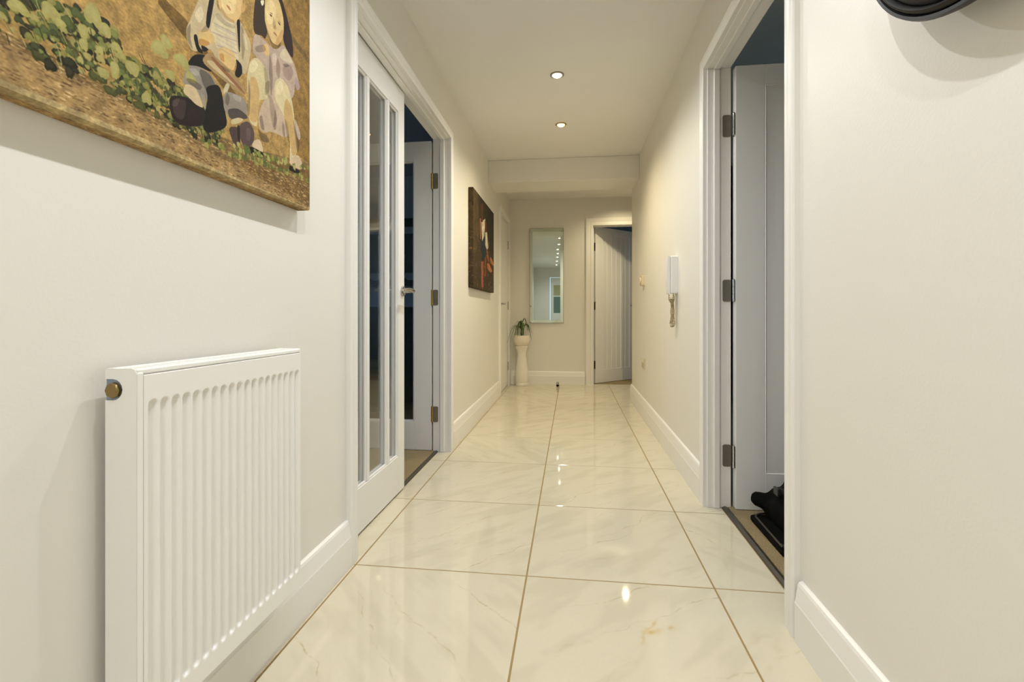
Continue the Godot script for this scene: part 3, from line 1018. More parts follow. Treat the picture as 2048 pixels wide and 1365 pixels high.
func garden_print() -> ImageTexture:
	psc = 1.6
	var im := Image.create(1600, 1200, false, Image.FORMAT_RGB8)
	var rng := RandomNumberGenerator.new()
	rng.seed = 5
	im.fill(Color("a5854c"))
	# stone blocks of the wall, darker towards the joints
	for q in [["a68348", [560,480, 640,500, 620,610, 560,600]], ["6e5426", [500,470, 560,480, 700,560, 690,580, 610,540, 500,490]], ["8a6a34", [860,80, 1000,80, 1000,620, 900,610]], ["6e5730", [880,300, 1000,330, 1000,345, 890,320]], ["75592c", [930,120, 1000,180, 1000,210]], ["7a5f32", [820,100, 870,180, 860,420, 820,380]], ["977440", [300,300, 480,470, 420,520, 261,500]]]:
		poly(im, q[0], q[1])
	poly(im, "80673e", [0,672, 300,676, 500,686, 780,655, 1000,618, 1000,750, 0,750])
	poly(im, "a08254", [0,690, 300,690, 480,700, 700,716, 860,728, 1000,742, 1000,750, 0,750])
	poly(im, "75592f", [700,690, 1000,630, 1000,735, 860,725, 720,712])
	for k in 2600:                                     # soil: clods, straw and pebbles
		var x := rng.randf() * 1000.0
		var y := 672.0 + pow(rng.randf(), 1.3) * 74.0
		var w := 2.0 + rng.randf() * 10.0
		var h := 0.6 + rng.randf() * 1.5
		var dx := h * 2.0
		poly(im, ["6b5232", "947648", "b0925e", "bda273", "745a36", "9c8054", "866a40"][rng.randi() % 7], [x, y, x + w, y + h * 0.4, x + w - dx, y + h * 1.5, x - dx, y + h])
	# plants along the wall: dark gaps first, then leaves
	poly(im, "b09a6c", [0,738, 400,738, 700,742, 1000,746, 1000,750, 0,750])
	grain(im, 4, 0.24)
	for k in 260:
		var x := 30.0 + rng.randf() * 620.0
		var top := 583.0 if x < 420.0 else 612.0
		leaf(im, x, lerpf(top, 692.0, rng.randf()), 6.0 + rng.randf() * 9.0, 4.0 + rng.randf() * 7.0, [Color("2c2a14"), Color("3c3c1a"), Color("242210"), Color("4a4a20")][rng.randi() % 4])
	for k in 560:
		var x := 20.0 + rng.randf() * 640.0
		var top := 578.0 if x < 420.0 else 606.0
		var y := lerpf(top, 690.0, (k + rng.randf() * 160.0) / 720.0)
		var sz := lerpf(9.0, 4.0, (y - 578.0) / 112.0) * (0.5 + rng.randf() * 0.8)
		leaf(im, x, y, sz, sz * 0.9, [Color("77793a"), Color("5c6530"), Color("8c8446"), Color("9c9152"), Color("7f7a3a"), Color("4c5528"), Color("3a4020")][rng.randi() % 7])
	for k in 90:
		var x := 120.0 + rng.randf() * 480.0
		var y := 596.0 + rng.randf() * 84.0
		var w := 4.0 + rng.randf() * 12.0
		poly(im, ["b5aa6c", "2c2a14", "6b5a34"][rng.randi() % 3], [x, y, x + 1.2, y, x + w, y + 14.0, x + w - 1.2, y + 14.0])
	for k in 60:
		var x := 600.0 + rng.randf() * 400.0
		leaf(im, x, 690.0 - (x - 600.0) * 0.09 + rng.randf() * 16.0, 3.0 + rng.randf() * 4.0, 3.0 + rng.randf() * 5.0, [Color("7a7c36"), Color("566028"), Color("95904a")][rng.randi() % 3])
	soft = 2
	poly(im, "3a2c1c", [768,286, 757,351, 757,384, 765,392, 786,381, 800,384, 810,359, 800,265])
	poly(im, "2c1d18", [795,260, 855,226, 887,271, 915,323, 918,369, 893,365, 872,346, 872,298, 849,268])
	poly(im, "b29c88", [760,388, 800,387, 840,388, 874,353, 900,365, 926,382, 949,429, 932,441, 926,421, 920,475, 817,520, 770,441, 752,438])
	poly(im, "c8b89a", [877,359, 896,367, 920,381, 874,396, 855,393])
	poly(im, "9c8676", [869,411, 906,388, 920,405, 900,437, 874,435])
	poly(im, "bba48a", [774,569, 817,493, 844,484, 882,536, 899,586, 819,595, 799,608, 777,604])
	poly(im, "a08c78", [814,505, 831,514, 850,560, 831,586, 819,551])
	poly(im, "b8a292", [921,516, 948,546, 953,567, 937,574])
	poly(im, "a28a86", [928,405, 952,426, 935,446, 925,431])
	poly(im, "d0b27a", [800,279, 826,249, 858,255, 876,292, 874,334, 852,370, 826,376, 808,359, 797,335])
	poly(im, "dcc28c", [806,286, 831,269, 846,292, 831,328, 811,340, 801,323])
	poly(im, "c29a62", [852,343, 872,313, 872,335, 852,370, 837,373])
	poly(im, "4a3424", [816,312, 824,309, 828,313, 821,315])
	poly(im, "4a3424", [849,309, 858,310, 863,313, 854,315])
	poly(im, "a86c4c", [830,347, 839,344, 848,347, 846,350, 834,350])
	poly(im, "cfab72", [789,404, 808,388, 817,401, 816,414, 803,421, 792,416])
	poly(im, "d8cfae", [781,302, 797,291, 795,303, 788,312])
	poly(im, "c9b98c", [745,463, 768,442, 795,446, 816,470, 817,520, 737,556, 735,497])
	poly(im, "c9b98c", [738,499, 817,460, 817,502, 799,519, 782,529, 772,574, 771,606, 739,604])
	poly(im, "bf9e66", [743,500, 767,490, 780,517, 774,580, 766,597, 740,599])
	poly(im, "cdbd92", [835,479, 844,458, 864,443, 895,451, 916,491, 926,542, 939,606, 899,651, 904,594, 882,536, 838,511])
	poly(im, "bf9e66", [884,481, 912,498, 924,547, 942,603, 912,629, 902,591, 872,532])
	poly(im, "cdb592", [750,656, 760,638, 782,628, 795,653, 782,659])
	poly(im, "18120e", [742,660, 752,656, 796,656, 791,672, 750,675])
	poly(im, "cbb28e", [895,650, 912,627, 941,612, 965,633, 953,652])
	poly(im, "18120e", [894,653, 953,653, 937,665, 899,667])
	poly(im, "bda983", [596,413, 574,471, 562,496, 564,520, 580,534, 623,498, 650,523, 680,517, 696,487, 730,509, 747,450, 750,422, 720,395, 703,392, 644,413, 640,384])
	poly(im, "cdbd96", [623,463, 642,416, 665,418, 696,409, 703,464, 710,480, 674,496, 640,489])
	poly(im, "b59c88", [625,465, 703,442, 704,444, 625,468])
	poly(im, "b0a088", [631,443, 703,427, 703,430, 631,446])
	poly(im, "b59c88", [640,483, 706,466, 706,469, 642,486])
	poly(im, "d2b078", [644,381, 650,406, 669,415, 696,408, 712,384, 721,360, 720,331])
	poly(im, "dfc48c", [652,376, 656,397, 672,403, 696,385, 703,342])
	poly(im, "b07a50", [668,384, 678,381, 684,386, 682,389, 674,388])
	poly(im, "c89c60", [716,353, 730,346, 730,358, 716,374])
	poly(im, "6b4a2a", [642,383, 640,360, 656,330, 692,304, 720,299, 725,328, 710,321, 683,334, 656,359])
	poly(im, "d2b078", [650,379, 656,358, 683,334, 710,321, 718,336])
	poly(im, "17130d", [623,395, 614,439, 612,462, 621,464, 626,439, 637,386])
	poly(im, "17130d", [701,397, 712,388, 713,413, 712,463, 708,462, 704,424])
	poly(im, "cfae72", [592,485, 619,464, 636,471, 634,488, 623,490, 616,491, 598,507, 592,498])
	poly(im, "b38446", [594,497, 619,489, 623,494, 606,508, 592,510])
	poly(im, "17130d", [579,500, 589,492, 594,514, 608,518, 620,506, 612,505, 598,508, 606,523, 589,526])
	poly(im, "cfae72", [642,491, 674,471, 698,475, 698,499, 689,514, 677,514, 656,512])
	poly(im, "b98a4c", [648,499, 661,490, 665,509, 652,510])
	poly(im, "14120c", [698,482, 718,486, 720,504, 708,521, 694,520, 703,496])
	poly(im, "14110c", [563,566, 580,537, 608,522, 623,528, 631,548, 592,553])
	poly(im, "9f8358", [598,541, 619,509, 665,513, 696,519, 735,539, 720,553, 652,547])
	poly(im, "c0aa80", [608,535, 631,521, 710,536, 696,544])
	poly(im, "8c5f3c", [631,512, 730,543, 727,549, 623,522])
	poly(im, "8d8478", [555,594, 565,565, 592,553, 623,552, 640,563, 652,593, 598,617, 556,606])
	poly(im, "635a50", [592,556, 623,553, 642,573, 623,596, 606,587])
	poly(im, "bcb08c", [659,573, 669,549, 682,546, 668,578])
	poly(im, "17130d", [610,585, 651,560, 665,607, 674,642, 622,675, 602,671, 611,630, 618,604])
	poly(im, "8a8072", [555,598, 586,580, 614,590, 614,610, 598,598, 555,605])
	poly(im, "c8b088", [556,616, 561,602, 586,597, 602,620, 605,631, 588,633, 569,625, 557,623])
	poly(im, "9a9078", [596,599, 614,610, 612,632, 604,625])
	poly(im, "8f8474", [669,566, 732,553, 738,595, 681,624, 662,608, 660,585])
	poly(im, "4c423c", [671,604, 707,587, 737,592, 737,599, 681,623])
	poly(im, "241a16", [522,652, 530,638, 569,625, 586,632, 611,630, 611,646, 602,668, 557,685, 530,683])
	poly(im, "3c2e2a", [527,650, 546,637, 564,634, 557,674, 537,677])
	poly(im, "c2b084", [683,622, 707,607, 726,604, 709,620, 685,632])
	poly(im, "4a3a36", [675,641, 707,627, 715,661, 704,675, 688,667])
	poly(im, "55443f", [712,619, 739,602, 759,614, 760,640, 742,663, 721,664, 708,643])
	poly(im, "2a2018", [702,627, 712,622, 712,662, 705,658])
	for q in [[383,583,14,18], [322,615,13,12], [401,594,12,11], [283,634,14,9], [503,569,18,14], [335,623,8,7], [368,616,8,12], [369,635,7,10], [364,661,5,6], [399,663,10,9], [418,649,8,15], [450,630,13,13], [517,549,13,13], [477,668,10,11], [526,604,12,10], [421,611,10,8], [394,630,6,7], [552,565,19,13], [573,585,13,11]]:
		leaf(im, q[0], q[1], q[2], q[3], Color("a39a58"))
	poly(im, "2a201850", [563,498, 574,478, 572,510, 580,530, 565,519])
	poly(im, "2a201838", [612,460, 623,460, 616,472, 596,485])
	poly(im, "fff2d050", [580,460, 600,427, 608,443, 596,469])
	poly(im, "2a201830", [644,415, 669,420, 696,412, 696,420, 665,431, 636,429])
	poly(im, "2a201840", [715,398, 722,398, 730,437, 720,481, 716,447])
	poly(im, "fff2d040", [720,409, 735,424, 740,444, 725,443])
	poly(im, "2a201848", [650,520, 680,517, 680,523, 661,527])
	poly(im, "2a201840", [760,423, 797,396, 806,409, 770,431])
	poly(im, "2a201848", [817,402, 826,426, 831,466, 823,518, 814,457])
	poly(im, "2a201838", [849,396, 862,422, 855,455, 840,437])
	poly(im, "fff2e040", [826,401, 846,394, 843,424, 831,430])
	poly(im, "2a201858", [868,408, 887,395, 903,394, 884,408])
	poly(im, "2a201840", [800,335, 810,357, 826,374, 820,381, 803,363])
	poly(im, "2a201828", [831,305, 843,321, 840,334, 829,339])
	poly(im, "2a201830", [650,406, 669,415, 696,408, 694,402, 672,408, 656,397])
	poly(im, "2a201838", [795,446, 816,470, 817,520, 806,514, 797,474])
	poly(im, "fff0c848", [745,468, 765,449, 776,459, 757,485, 742,490])
	poly(im, "2a201840", [799,487, 817,471, 817,502, 799,519])
	poly(im, "fff0c848", [844,469, 863,449, 875,460, 863,487, 844,495])
	poly(im, "2a201840", [882,536, 895,558, 902,595, 895,597, 879,555])
	poly(im, "2a201850", [777,579, 788,567, 799,602, 785,604])
	poly(im, "2a201840", [838,528, 847,550, 841,587, 831,583])
	poly(im, "2a201848", [869,549, 879,561, 882,588, 869,587])
	poly(im, "2a201858", [560,592, 580,585, 604,588, 596,600, 571,599])
	poly(im, "d8d0c048", [567,570, 589,560, 598,570, 580,578])
	poly(im, "2a201850", [671,567, 681,576, 674,598, 665,592])
	poly(im, "d8d0c040", [688,563, 717,558, 717,570, 692,575])
	poly(im, "2a201860", [571,629, 586,633, 586,656, 575,672, 564,660])
	poly(im, "8a766c40", [534,643, 549,634, 542,654, 530,659])
	poly(im, "8a766c48", [732,618, 750,618, 747,643, 734,651])
	poly(im, "2a201850", [739,498, 747,529, 744,585, 738,595])
	poly(im, "2a201860", [771,604, 785,611, 805,609, 819,624, 785,633])
	poly(im, "2a201860", [916,522, 930,557, 948,579, 937,615, 923,560])
	poly(im, "4a341e90", [817,307, 826,304, 830,306, 824,308])
	poly(im, "4a341e80", [851,305, 858,305, 865,308, 857,308])
	poly(im, "8c5a3a60", [837,325, 846,330, 840,337, 833,339])
	poly(im, "8c5a3a50", [674,371, 680,370, 685,372, 678,374])
	poly(im, "8f7f9a50", [634,446, 703,431, 703,434, 634,449])
	poly(im, "8f7f9a50", [636,454, 703,441, 703,443, 636,456])
	poly(im, "8f7f9a50", [638,462, 703,450, 703,453, 638,464])
	poly(im, "8f7f9a50", [640,470, 703,460, 703,462, 640,472])
	poly(im, "8f7f9a50", [642,478, 703,470, 703,472, 642,480])
	poly(im, "8f7f9a50", [644,486, 703,479, 703,482, 644,488])
	soft = 0
	for k in 46:                                       # small leaves in front of the shoes
		var x := 690.0 + rng.randf() * 300.0
		leaf(im, x, 668.0 - (x - 690.0) * 0.12 + rng.randf() * 14.0, 3.0 + rng.randf() * 4.0, 3.0 + rng.randf() * 6.0, [Color("7f8238"), Color("a39c55"), Color("566028")][rng.randi() % 3])
	psc = 1.0
	im.resize(760, 570, Image.INTERPOLATE_LANCZOS)
	im.resize(1400, 1050, Image.INTERPOLATE_CUBIC)
	grain(im, 24, 0.07)
	return ImageTexture.create_from_image(im)

func dark_print() -> ImageTexture:
	var im := Image.create(478, 375, false, Image.FORMAT_RGB8)
	var rng := RandomNumberGenerator.new()
	rng.seed = 8
	im.fill(Color("33291a"))
	poly(im, "2a2416", [140,0, 478,0, 478,170, 300,200, 160,120])
	poly(im, "473824", [0,0, 90,0, 130,150, 60,260, 0,250])
	poly(im, "3f3222", [0,250, 200,190, 478,230, 478,375, 0,375])
	for k in 260:
		var x := rng.randf() * 478.0
		var y := 150.0 + rng.randf() * 225.0
		leaf(im, x, y, 3.0 + rng.randf() * 7.0, 2.0 + rng.randf() * 5.0, [Color("4a3a20"), Color("2e2415"), Color("5a3e24"), Color("3c3a1c"), Color("241c10"), Color("6b4a30")][rng.randi() % 6])
	poly(im, "1f2a30", [142,178, 252,147, 273,223, 171,260])
	poly(im, "925338", [161,261, 206,256, 206,364, 161,366])
	poly(im, "7d4228", [241,234, 269,231, 273,313, 241,315])
	poly(im, "bab29c", [161,101, 252,69, 231,146, 181,176])
	poly(im, "bab29c", [252,128, 295,117, 328,181, 295,205, 252,180])
	poly(im, "925338", [273,192, 306,192, 351,240, 321,244])
	poly(im, "5a3020", [161,26, 200,17, 200,93, 171,99])
	poly(im, "925338", [129,93, 152,88, 155,169, 137,176])
	poly(im, "5a3020", [241,82, 284,77, 295,121, 252,125])
	poly(im, "b06a3c", [295,254, 339,249, 435,276, 386,288, 306,276])
	poly(im, "b06a3c", [374,218, 410,218, 486,242, 460,249, 386,245])
	poly(im, "0c0c0a", [-83,80, 2,54, 2,69, -83,88])
	grain(im, 14, 0.25)
	return ImageTexture.create_from_image(im)

func canvas(called: String, label: String, z0: float, wide: float, y1: float, tall: float, tex: Texture2D) -> void:
	# stretched canvas: the print wraps round the sides, mirrored there
	var d := 0.038
	var o := thing(called, label, "canvas print", Vector3(XL, 0, z0))
	var m := mat(Color(1, 1, 1), 0.75, 0.0, 0.35)
	m.albedo_texture = tex
	var wt := noise_tex(0.2, 256, 1, 6)
	m.heightmap_enabled = true
	m.heightmap_texture = wt
	m.heightmap_scale = 0.01
	m.texture_repeat = false
	uvf = func(p: Vector3) -> Vector2:
		var s := -p.z
		var t := y1 - p.y
		var back := maxf(d - 0.003 - p.x, 0.0)
		var at := Vector2(s, t)
		if s < 0.0025:
			at.x = back
		elif s > wide - 0.0025:
			at.x = wide - back
		if t < 0.0025:
			at.y = back
		elif t > tall - 0.0025:
			at.y = tall - back
		return Vector2(clampf(at.x / wide, 0.001, 0.999), clampf(at.y / tall, 0.001, 0.999))
	var st := mb()
	box(st, Vector3(0.0005, y1 - tall, -wide), Vector3(d, y1, 0), 0.003)
	obj("printed_canvas", st, m, o)
	uvf = null
	st = mb()
	for q in [[0.0, wide, y1 - 0.05, y1 - 0.012], [0.0, wide, y1 - tall + 0.012, y1 - tall + 0.05], [0.012, 0.05, y1 - tall + 0.05, y1 - 0.05], [wide - 0.05, wide - 0.012, y1 - tall + 0.05, y1 - 0.05]]:
		box(st, Vector3(0.0015, q[2], -minf(q[1], wide - 0.012)), Vector3(0.018, q[3], -maxf(q[0], 0.012)))
	obj("stretcher_bar", st, mat(Color("b08a58"), 0.7), o)

func build_pictures() -> void:
	canvas("canvas_print", "large canvas print of two seated children by a leafy wall, above the radiator", -0.27, 1.0, 1.903, 0.75, garden_print())
	canvas("canvas_print", "dark brown canvas print of small standing figures, beside the far door", -3.526, 0.956, 1.813, 0.749, dark_print())

# ---------------------------------------------------------------- lamps and things on the right wall
func build_wall_things() -> void:
	var says := ["recessed round ceiling downlight, the whitest lit one nearer the camera", "recessed round ceiling downlight with a warm glow, last before the beam", "recessed downlight cut by the top edge of the photo", "recessed downlight above the end of the radiator", "recessed downlight above the large canvas print", "recessed downlight above the camera", "recessed downlight behind the camera", "recessed downlight nearest the entrance door", "recessed downlight hidden behind the beam near the mirror wall", "recessed downlight in the side passage behind the right wall"]
	for k in LAMPS.size():
		var q = LAMPS[k]
		var o := thing("ceiling_light", says[k], "ceiling light", Vector3(q[0], lamp_ceiling(q[1]), q[1]), 0.0, "recessed ceiling downlights")
		var st := mb()
		lathe(st, [Vector2(0.030, -0.002), Vector2(0.031, -0.006), Vector2(0.036, -0.0065), Vector2(0.0405, -0.004), Vector2(0.041, 0.0)], 32)
		obj("bezel", st, M.brass if q[2] == WARM else M.steel, o)
		st = mb()
		lathe(st, [Vector2(0.0, -0.018), Vector2(0.012, -0.0165), Vector2(0.021, -0.012), Vector2(0.0255, -0.006), Vector2(0.026, -0.0005)], 24, Transform3D.IDENTITY, 60.0)
		obj("bulb", st, M.glow_warm if q[2] == WARM else M.glow, o)
	# round black frame with stepped rings on the right wall
	var c := Vector3(XR, 1.568, -0.705)
	var ax := Basis(Vector3(0, 0, 1), Vector3(-1, 0, 0), Vector3(0, -1, 0))
	var o := thing("round_wall_frame", "round black wall frame with stepped ring rim, cut by the photo's top edge", "wall frame", c)
	var st := mb()
	lathe(st, [Vector2(0.235, 0.0), Vector2(0.246, 0.018), Vector2(0.262, 0.034), Vector2(0.272, 0.045), Vector2(0.275, 0.053), Vector2(0.273, 0.060), Vector2(0.268, 0.060), Vector2(0.265, 0.054)], 96, Transform3D(ax, Vector3.ZERO), 60.0)
	obj("outer_ring", st, M.black_gloss, o)
	st = mb()
	lathe(st, [Vector2(0.266, 0.052), Vector2(0.263, 0.062), Vector2(0.259, 0.064), Vector2(0.255, 0.061), Vector2(0.253, 0.054)], 96, Transform3D(ax, Vector3.ZERO), 60.0)
	obj("middle_ring", st, M.black_gloss, o)
	st = mb()
	lathe(st, [Vector2(0.254, 0.053), Vector2(0.249, 0.063), Vector2(0.241, 0.069), Vector2(0.232, 0.070), Vector2(0.224, 0.066), Vector2(0.219, 0.056), Vector2(0.214, 0.056), Vector2(0.208, 0.062), Vector2(0.200, 0.058), Vector2(0.19, 0.032)], 96, Transform3D(ax, Vector3.ZERO), 60.0)
	obj("inner_ring", st, M.black_gloss, o)
	st = mb()
	lathe(st, [Vector2(0.196, 0.03), Vector2(0.196, 0.034), Vector2(0.0, 0.034)], 96, Transform3D(ax, Vector3.ZERO))
	obj("centre_disc", st, M.mirror, o)
	# intercom handset
	o = thing("intercom_phone", "white wall intercom handset with a hanging curly cord", "intercom", Vector3(XR, 1.09, -2.885))
	st = mb()
	rounded_slab(st, 0.086, 0.216, 0.040, 0.008, 0.004, along(Vector3.ZERO, Vector3(0, 0, 1), Vector3.UP, Vector3(-1, 0, 0)))
	obj("base", st, M.plastic, o)
	st = mb()                                          # handset: side outline with ear and mouth pieces, run across
	var outline := PackedVector2Array([Vector2(0.0415, 0.106), Vector2(0.049, 0.107), Vector2(0.054, 0.104), Vector2(0.0565, 0.085), Vector2(0.0585, 0.045), Vector2(0.059, 0.0), Vector2(0.0575, -0.045), Vector2(0.0545, -0.085), Vector2(0.051, -0.106), Vector2(0.047, -0.111), Vector2(0.0415, -0.110)])
	extrude(st, outline, 0.066, along(Vector3(0, 0, 0.033), Vector3(-1, 0, 0), Vector3.UP, Vector3(0, 0, -1)))
	obj("handset", st, M.plastic, o)
	st = mb()
	var pts: Array = []
	var path := Curve3D.new()
	for p in [Vector3(-0.046, -0.105, 0.010), Vector3(-0.040, -0.14, 0.018), Vector3(-0.020, -0.17, -0.016), Vector3(-0.030, -0.215, 0.020), Vector3(-0.018, -0.25, -0.006), Vector3(-0.018, -0.285, 0.012), Vector3(-0.024, -0.298, -0.006), Vector3(-0.028, -0.28, -0.014), Vector3(-0.028, -0.252, 0.006), Vector3(-0.016, -0.215, -0.020), Vector3(-0.028, -0.17, 0.016), Vector3(-0.018, -0.14, -0.010), Vector3(-0.014, -0.10, -0.014)]:
		path.add_point(p, Vector3.ZERO, Vector3.ZERO)
	var len := path.get_baked_length()
	var turns := 54
	for k in turns * 8 + 1:
		var t := float(k) / (turns * 8)
		var p := path.sample_baked(t * len, true)
		var a := TAU * k / 8.0
		var rr := 0.0078 * smoothstep(0.0, 0.08, t) * smoothstep(1.0, 0.92, t)
		pts.append(p + Vector3(cos(a) * rr, sin(a) * rr * 0.4, sin(a) * rr))
	tube(st, pts, 0.0021, 5)
	obj("curly_cord", st, mat(Color("b9a888"), 0.5), o)
	# thermostat
	o = thing("thermostat", "small cream room thermostat high on the right wall near its end", "thermostat", Vector3(XR, 1.145, -4.15))
	st = mb()
	rounded_slab(st, 0.085, 0.085, 0.026, 0.006, 0.004, along(Vector3.ZERO, Vector3(0, 0, 1), Vector3.UP, Vector3(-1, 0, 0)))
	obj("body", st, mat(Color("d6c9aa"), 0.5), o)
	st = mb()
	lathe(st, [Vector2(0.026, 0.026), Vector2(0.026, 0.034), Vector2(0.023, 0.037), Vector2(0, 0.037)], 24, Transform3D(ax, Vector3.ZERO))
	obj("dial", st, mat(Color("d9d2c2"), 0.4), o)
	# socket
	o = thing("wall_socket", "cream double power socket low on the right wall below the thermostat", "socket", Vector3(XR, 0.452, -4.14))
	st = mb()
	rounded_slab(st, 0.146, 0.086, 0.011, 0.005, 0.003, along(Vector3.ZERO, Vector3(0, 0, 1), Vector3.UP, Vector3(-1, 0, 0)))
	obj("face_plate", st, mat(Color("cbbf9f"), 0.45), o)
	for s in [-1.0, 1.0]:
		st = mb()
		rounded_slab(st, 0.018, 0.026, 0.014, 0.002, 0.001, along(Vector3(0, 0.022, s * 0.030), Vector3(0, 0, 1), Vector3.UP, Vector3(-1, 0, 0)))
		obj("switch", st, M.plastic, o)
		st = mb()
		for q in [Vector2(0, -0.006), Vector2(-0.011, -0.022), Vector2(0.011, -0.022)]:
			box(st, Vector3(-0.0113, q.y - 0.003, s * 0.030 + q.x - 0.003), Vector3(-0.0108, q.y + 0.003, s * 0.030 + q.x + 0.003))
		obj("socket_holes", st, M.black, o)

# ---------------------------------------------------------------- mirror, pedestal, plant, doorstop
func build_far_things() -> void:
	# bevelled mirror: a flat plate and four sloping bevels
	var o := thing("wall_mirror", "tall frameless wall mirror with sloping polished edges on the far end wall", "mirror", Vector3(-0.306, 1.338, ZF + 0.006), 0.0216)
	var w := 0.205
	var h := 0.58
	var b := 0.035
	var z0 := 0.012
	var z1 := 0.016
	var st := mb()
	quad(st, Vector3(-w + b, -h + b, z1), Vector3(w - b, -h + b, z1), Vector3(w - b, h - b, z1), Vector3(-w + b, h - b, z1), Vector3(0, 0, 1))
	box(st, Vector3(-w + b, -h + b, 0.004), Vector3(w - b, h - b, z1 - 0.0005))
	obj("glass_plate", st, M.mirror, o)
	var edge := mat(Color("55665c"), 0.15, 0.4)
	var oc := [Vector2(-w, -h), Vector2(w, -h), Vector2(w, h), Vector2(-w, h)]
	var ic := [Vector2(-w + b, -h + b), Vector2(w - b, -h + b), Vector2(w - b, h - b), Vector2(-w + b, h - b)]
	for k in 4:
		var j := (k + 1) % 4
		st = mb()
		var m: Vector2 = (oc[k] + oc[j]) * 0.5
		quad(st, Vector3(oc[k].x, oc[k].y, z0), Vector3(oc[j].x, oc[j].y, z0), Vector3(ic[j].x, ic[j].y, z1), Vector3(ic[k].x, ic[k].y, z1), Vector3(0, 0, 1))
		obj("bevel", st, M.mirror, o)
		st = mb()
		var oo: Vector2 = oc[k] * Vector2(1.017, 1.006)
		var oj: Vector2 = oc[j] * Vector2(1.017, 1.006)
		quad(st, Vector3(oo.x, oo.y, 0.001), Vector3(oj.x, oj.y, 0.001), Vector3(oc[j].x, oc[j].y, z0), Vector3(oc[k].x, oc[k].y, z0), Vector3(m.x, m.y, 0.1))
		obj("glass_edge", st, edge, o)
	st = mb()
	box(st, Vector3(-w + 0.004, -h + 0.004, 0.0), Vector3(w - 0.004, h - 0.004, 0.0035))
	obj("backing_board", st, mat(Color("4a4036"), 0.8), o)
	# ceramic pedestal
	var pp := Vector3(-0.598, 0, -5.80)
	st = mb()
	lathe(st, [Vector2(0, 0), Vector2(0.073, 0), Vector2(0.076, 0.006), Vector2(0.075, 0.03), Vector2(0.071, 0.036), Vector2(0.075, 0.06), Vector2(0.080, 0.11), Vector2(0.079, 0.16), Vector2(0.072, 0.22), Vector2(0.062, 0.29), Vector2(0.054, 0.35), Vector2(0.053, 0.39), Vector2(0.060, 0.425), Vector2(0.073, 0.455), Vector2(0.078, 0.470), Vector2(0.078, 0.479), Vector2(0.074, 0.482), Vector2(0, 0.482)], 48)
	var ped := obj("pedestal", st, M.ceramic)
	ped.position = pp
	tag(ped, "white glazed ceramic pedestal in the far left corner under the plant", "pedestal")
	var pl := thing("potted_plant", "small spiky green plant in a round white pot on the ceramic pedestal", "plant", pp + Vector3(0, 0.4825, 0))
	st = mb()
	lathe(st, [Vector2(0, 0), Vector2(0.066, 0), Vector2(0.070, 0.004), Vector2(0.090, 0.035), Vector2(0.098, 0.062), Vector2(0.096, 0.090), Vector2(0.088, 0.112), Vector2(0.086, 0.124), Vector2(0.082, 0.126), Vector2(0.080, 0.118), Vector2(0.082, 0.105)], 48, Transform3D.IDENTITY, 60.0)
	obj("pot", st, mat(Color("ece2d0"), 0.3), pl)
	st = mb()
	lathe(st, [Vector2(0.083, 0.104), Vector2(0.04, 0.110), Vector2(0, 0.112)], 24)
	obj("soil", st, mat(Color("33261a"), 1.0), pl)
	st = mb()
	tube(st, [Vector3(0, 0.10, 0), Vector3(-0.006, 0.15, 0.0), Vector3(-0.004, 0.21, 0)], 0.010, 8, 0.007)
	tube(st, [Vector3(0.012, 0.10, 0), Vector3(0.018, 0.14, 0.0), Vector3(0.02, 0.19, 0)], 0.008, 8, 0.006)
	obj("stem", st, mat(Color("2c3a1c"), 0.7), pl)
	var rng := RandomNumberGenerator.new()
	rng.seed = 3
	var greens := [mat(Color("3f5f22"), 0.45), mat(Color("2b4418"), 0.5), mat(Color("57752c"), 0.45)]
	for g in greens:
		g.backlight_enabled = true
		g.backlight = Color(0.1, 0.15, 0.03)
	for k in 26:
		var a := TAU * k / 34.0 * 5.0 + rng.randf() * 0.5
		var reach := 0.075 + rng.randf() * 0.11
		var rise := 0.07 + rng.randf() * 0.10
		var drop := 0.02 + rng.randf() * 0.20
		if k < 2:
			a = PI + 0.1 * k
			reach = 0.135 + 0.02 * k
			drop = 0.24
			rise = 0.10
		var root := Vector3(-0.004, 0.19, 0) if k % 3 else Vector3(0.02, 0.175, 0)
		var dir := Vector3(cos(a), 0, sin(a))
		if dir.z < -0.2 and reach > 0.12:
			reach = 0.12
		var sidew := Vector3(-sin(a), 0, cos(a))
		st = mb()
		st.set_smooth_group(0)
		var prev: Array = []
		for i in 9:
			var t := i / 8.0
			var p := root + dir * reach * t + Vector3.UP * (rise * 4.0 * t * (1.0 - t) * 0.8 + rise * t * 0.25 - drop * t * t)
			var wd := 0.0068 * sin(PI * (0.12 + 0.88 * t) * 0.98) + 0.0006
			var row := [p - sidew * wd + Vector3.UP * wd * 0.4, p, p + sidew * wd + Vector3.UP * wd * 0.4]
			if prev.size():
				quad(st, prev[0], prev[1], row[1], row[0], Vector3.UP * 0.3 + dir * 0.2)
				quad(st, prev[1], prev[2], row[2], row[1], Vector3.UP * 0.3 + dir * 0.2)
			prev = row
		obj("leaf", st, greens[k % 3], pl)
	# door stop on the tiles
	var ds := thing("door_stop", "small chrome ball door stop on the tiles before the far wall", "door stop", Vector3(-0.163, 0, -5.72))
	st = mb()
	lathe(st, [Vector2(0, 0), Vector2(0.017, 0), Vector2(0.017, 0.006), Vector2(0.010, 0.010), Vector2(0.009, 0.028), Vector2(0.014, 0.032), Vector2(0.018, 0.045), Vector2(0.015, 0.058), Vector2(0.006, 0.064), Vector2(0, 0.065)], 24)
	obj("post", st, M.chrome, ds)
	st = mb()
	lathe(st, [Vector2(0.0105, 0.012), Vector2(0.0165, 0.014), Vector2(0.0175, 0.021), Vector2(0.0165, 0.028), Vector2(0.0105, 0.030)], 24)
	obj("rubber_ring", st, M.black, ds)

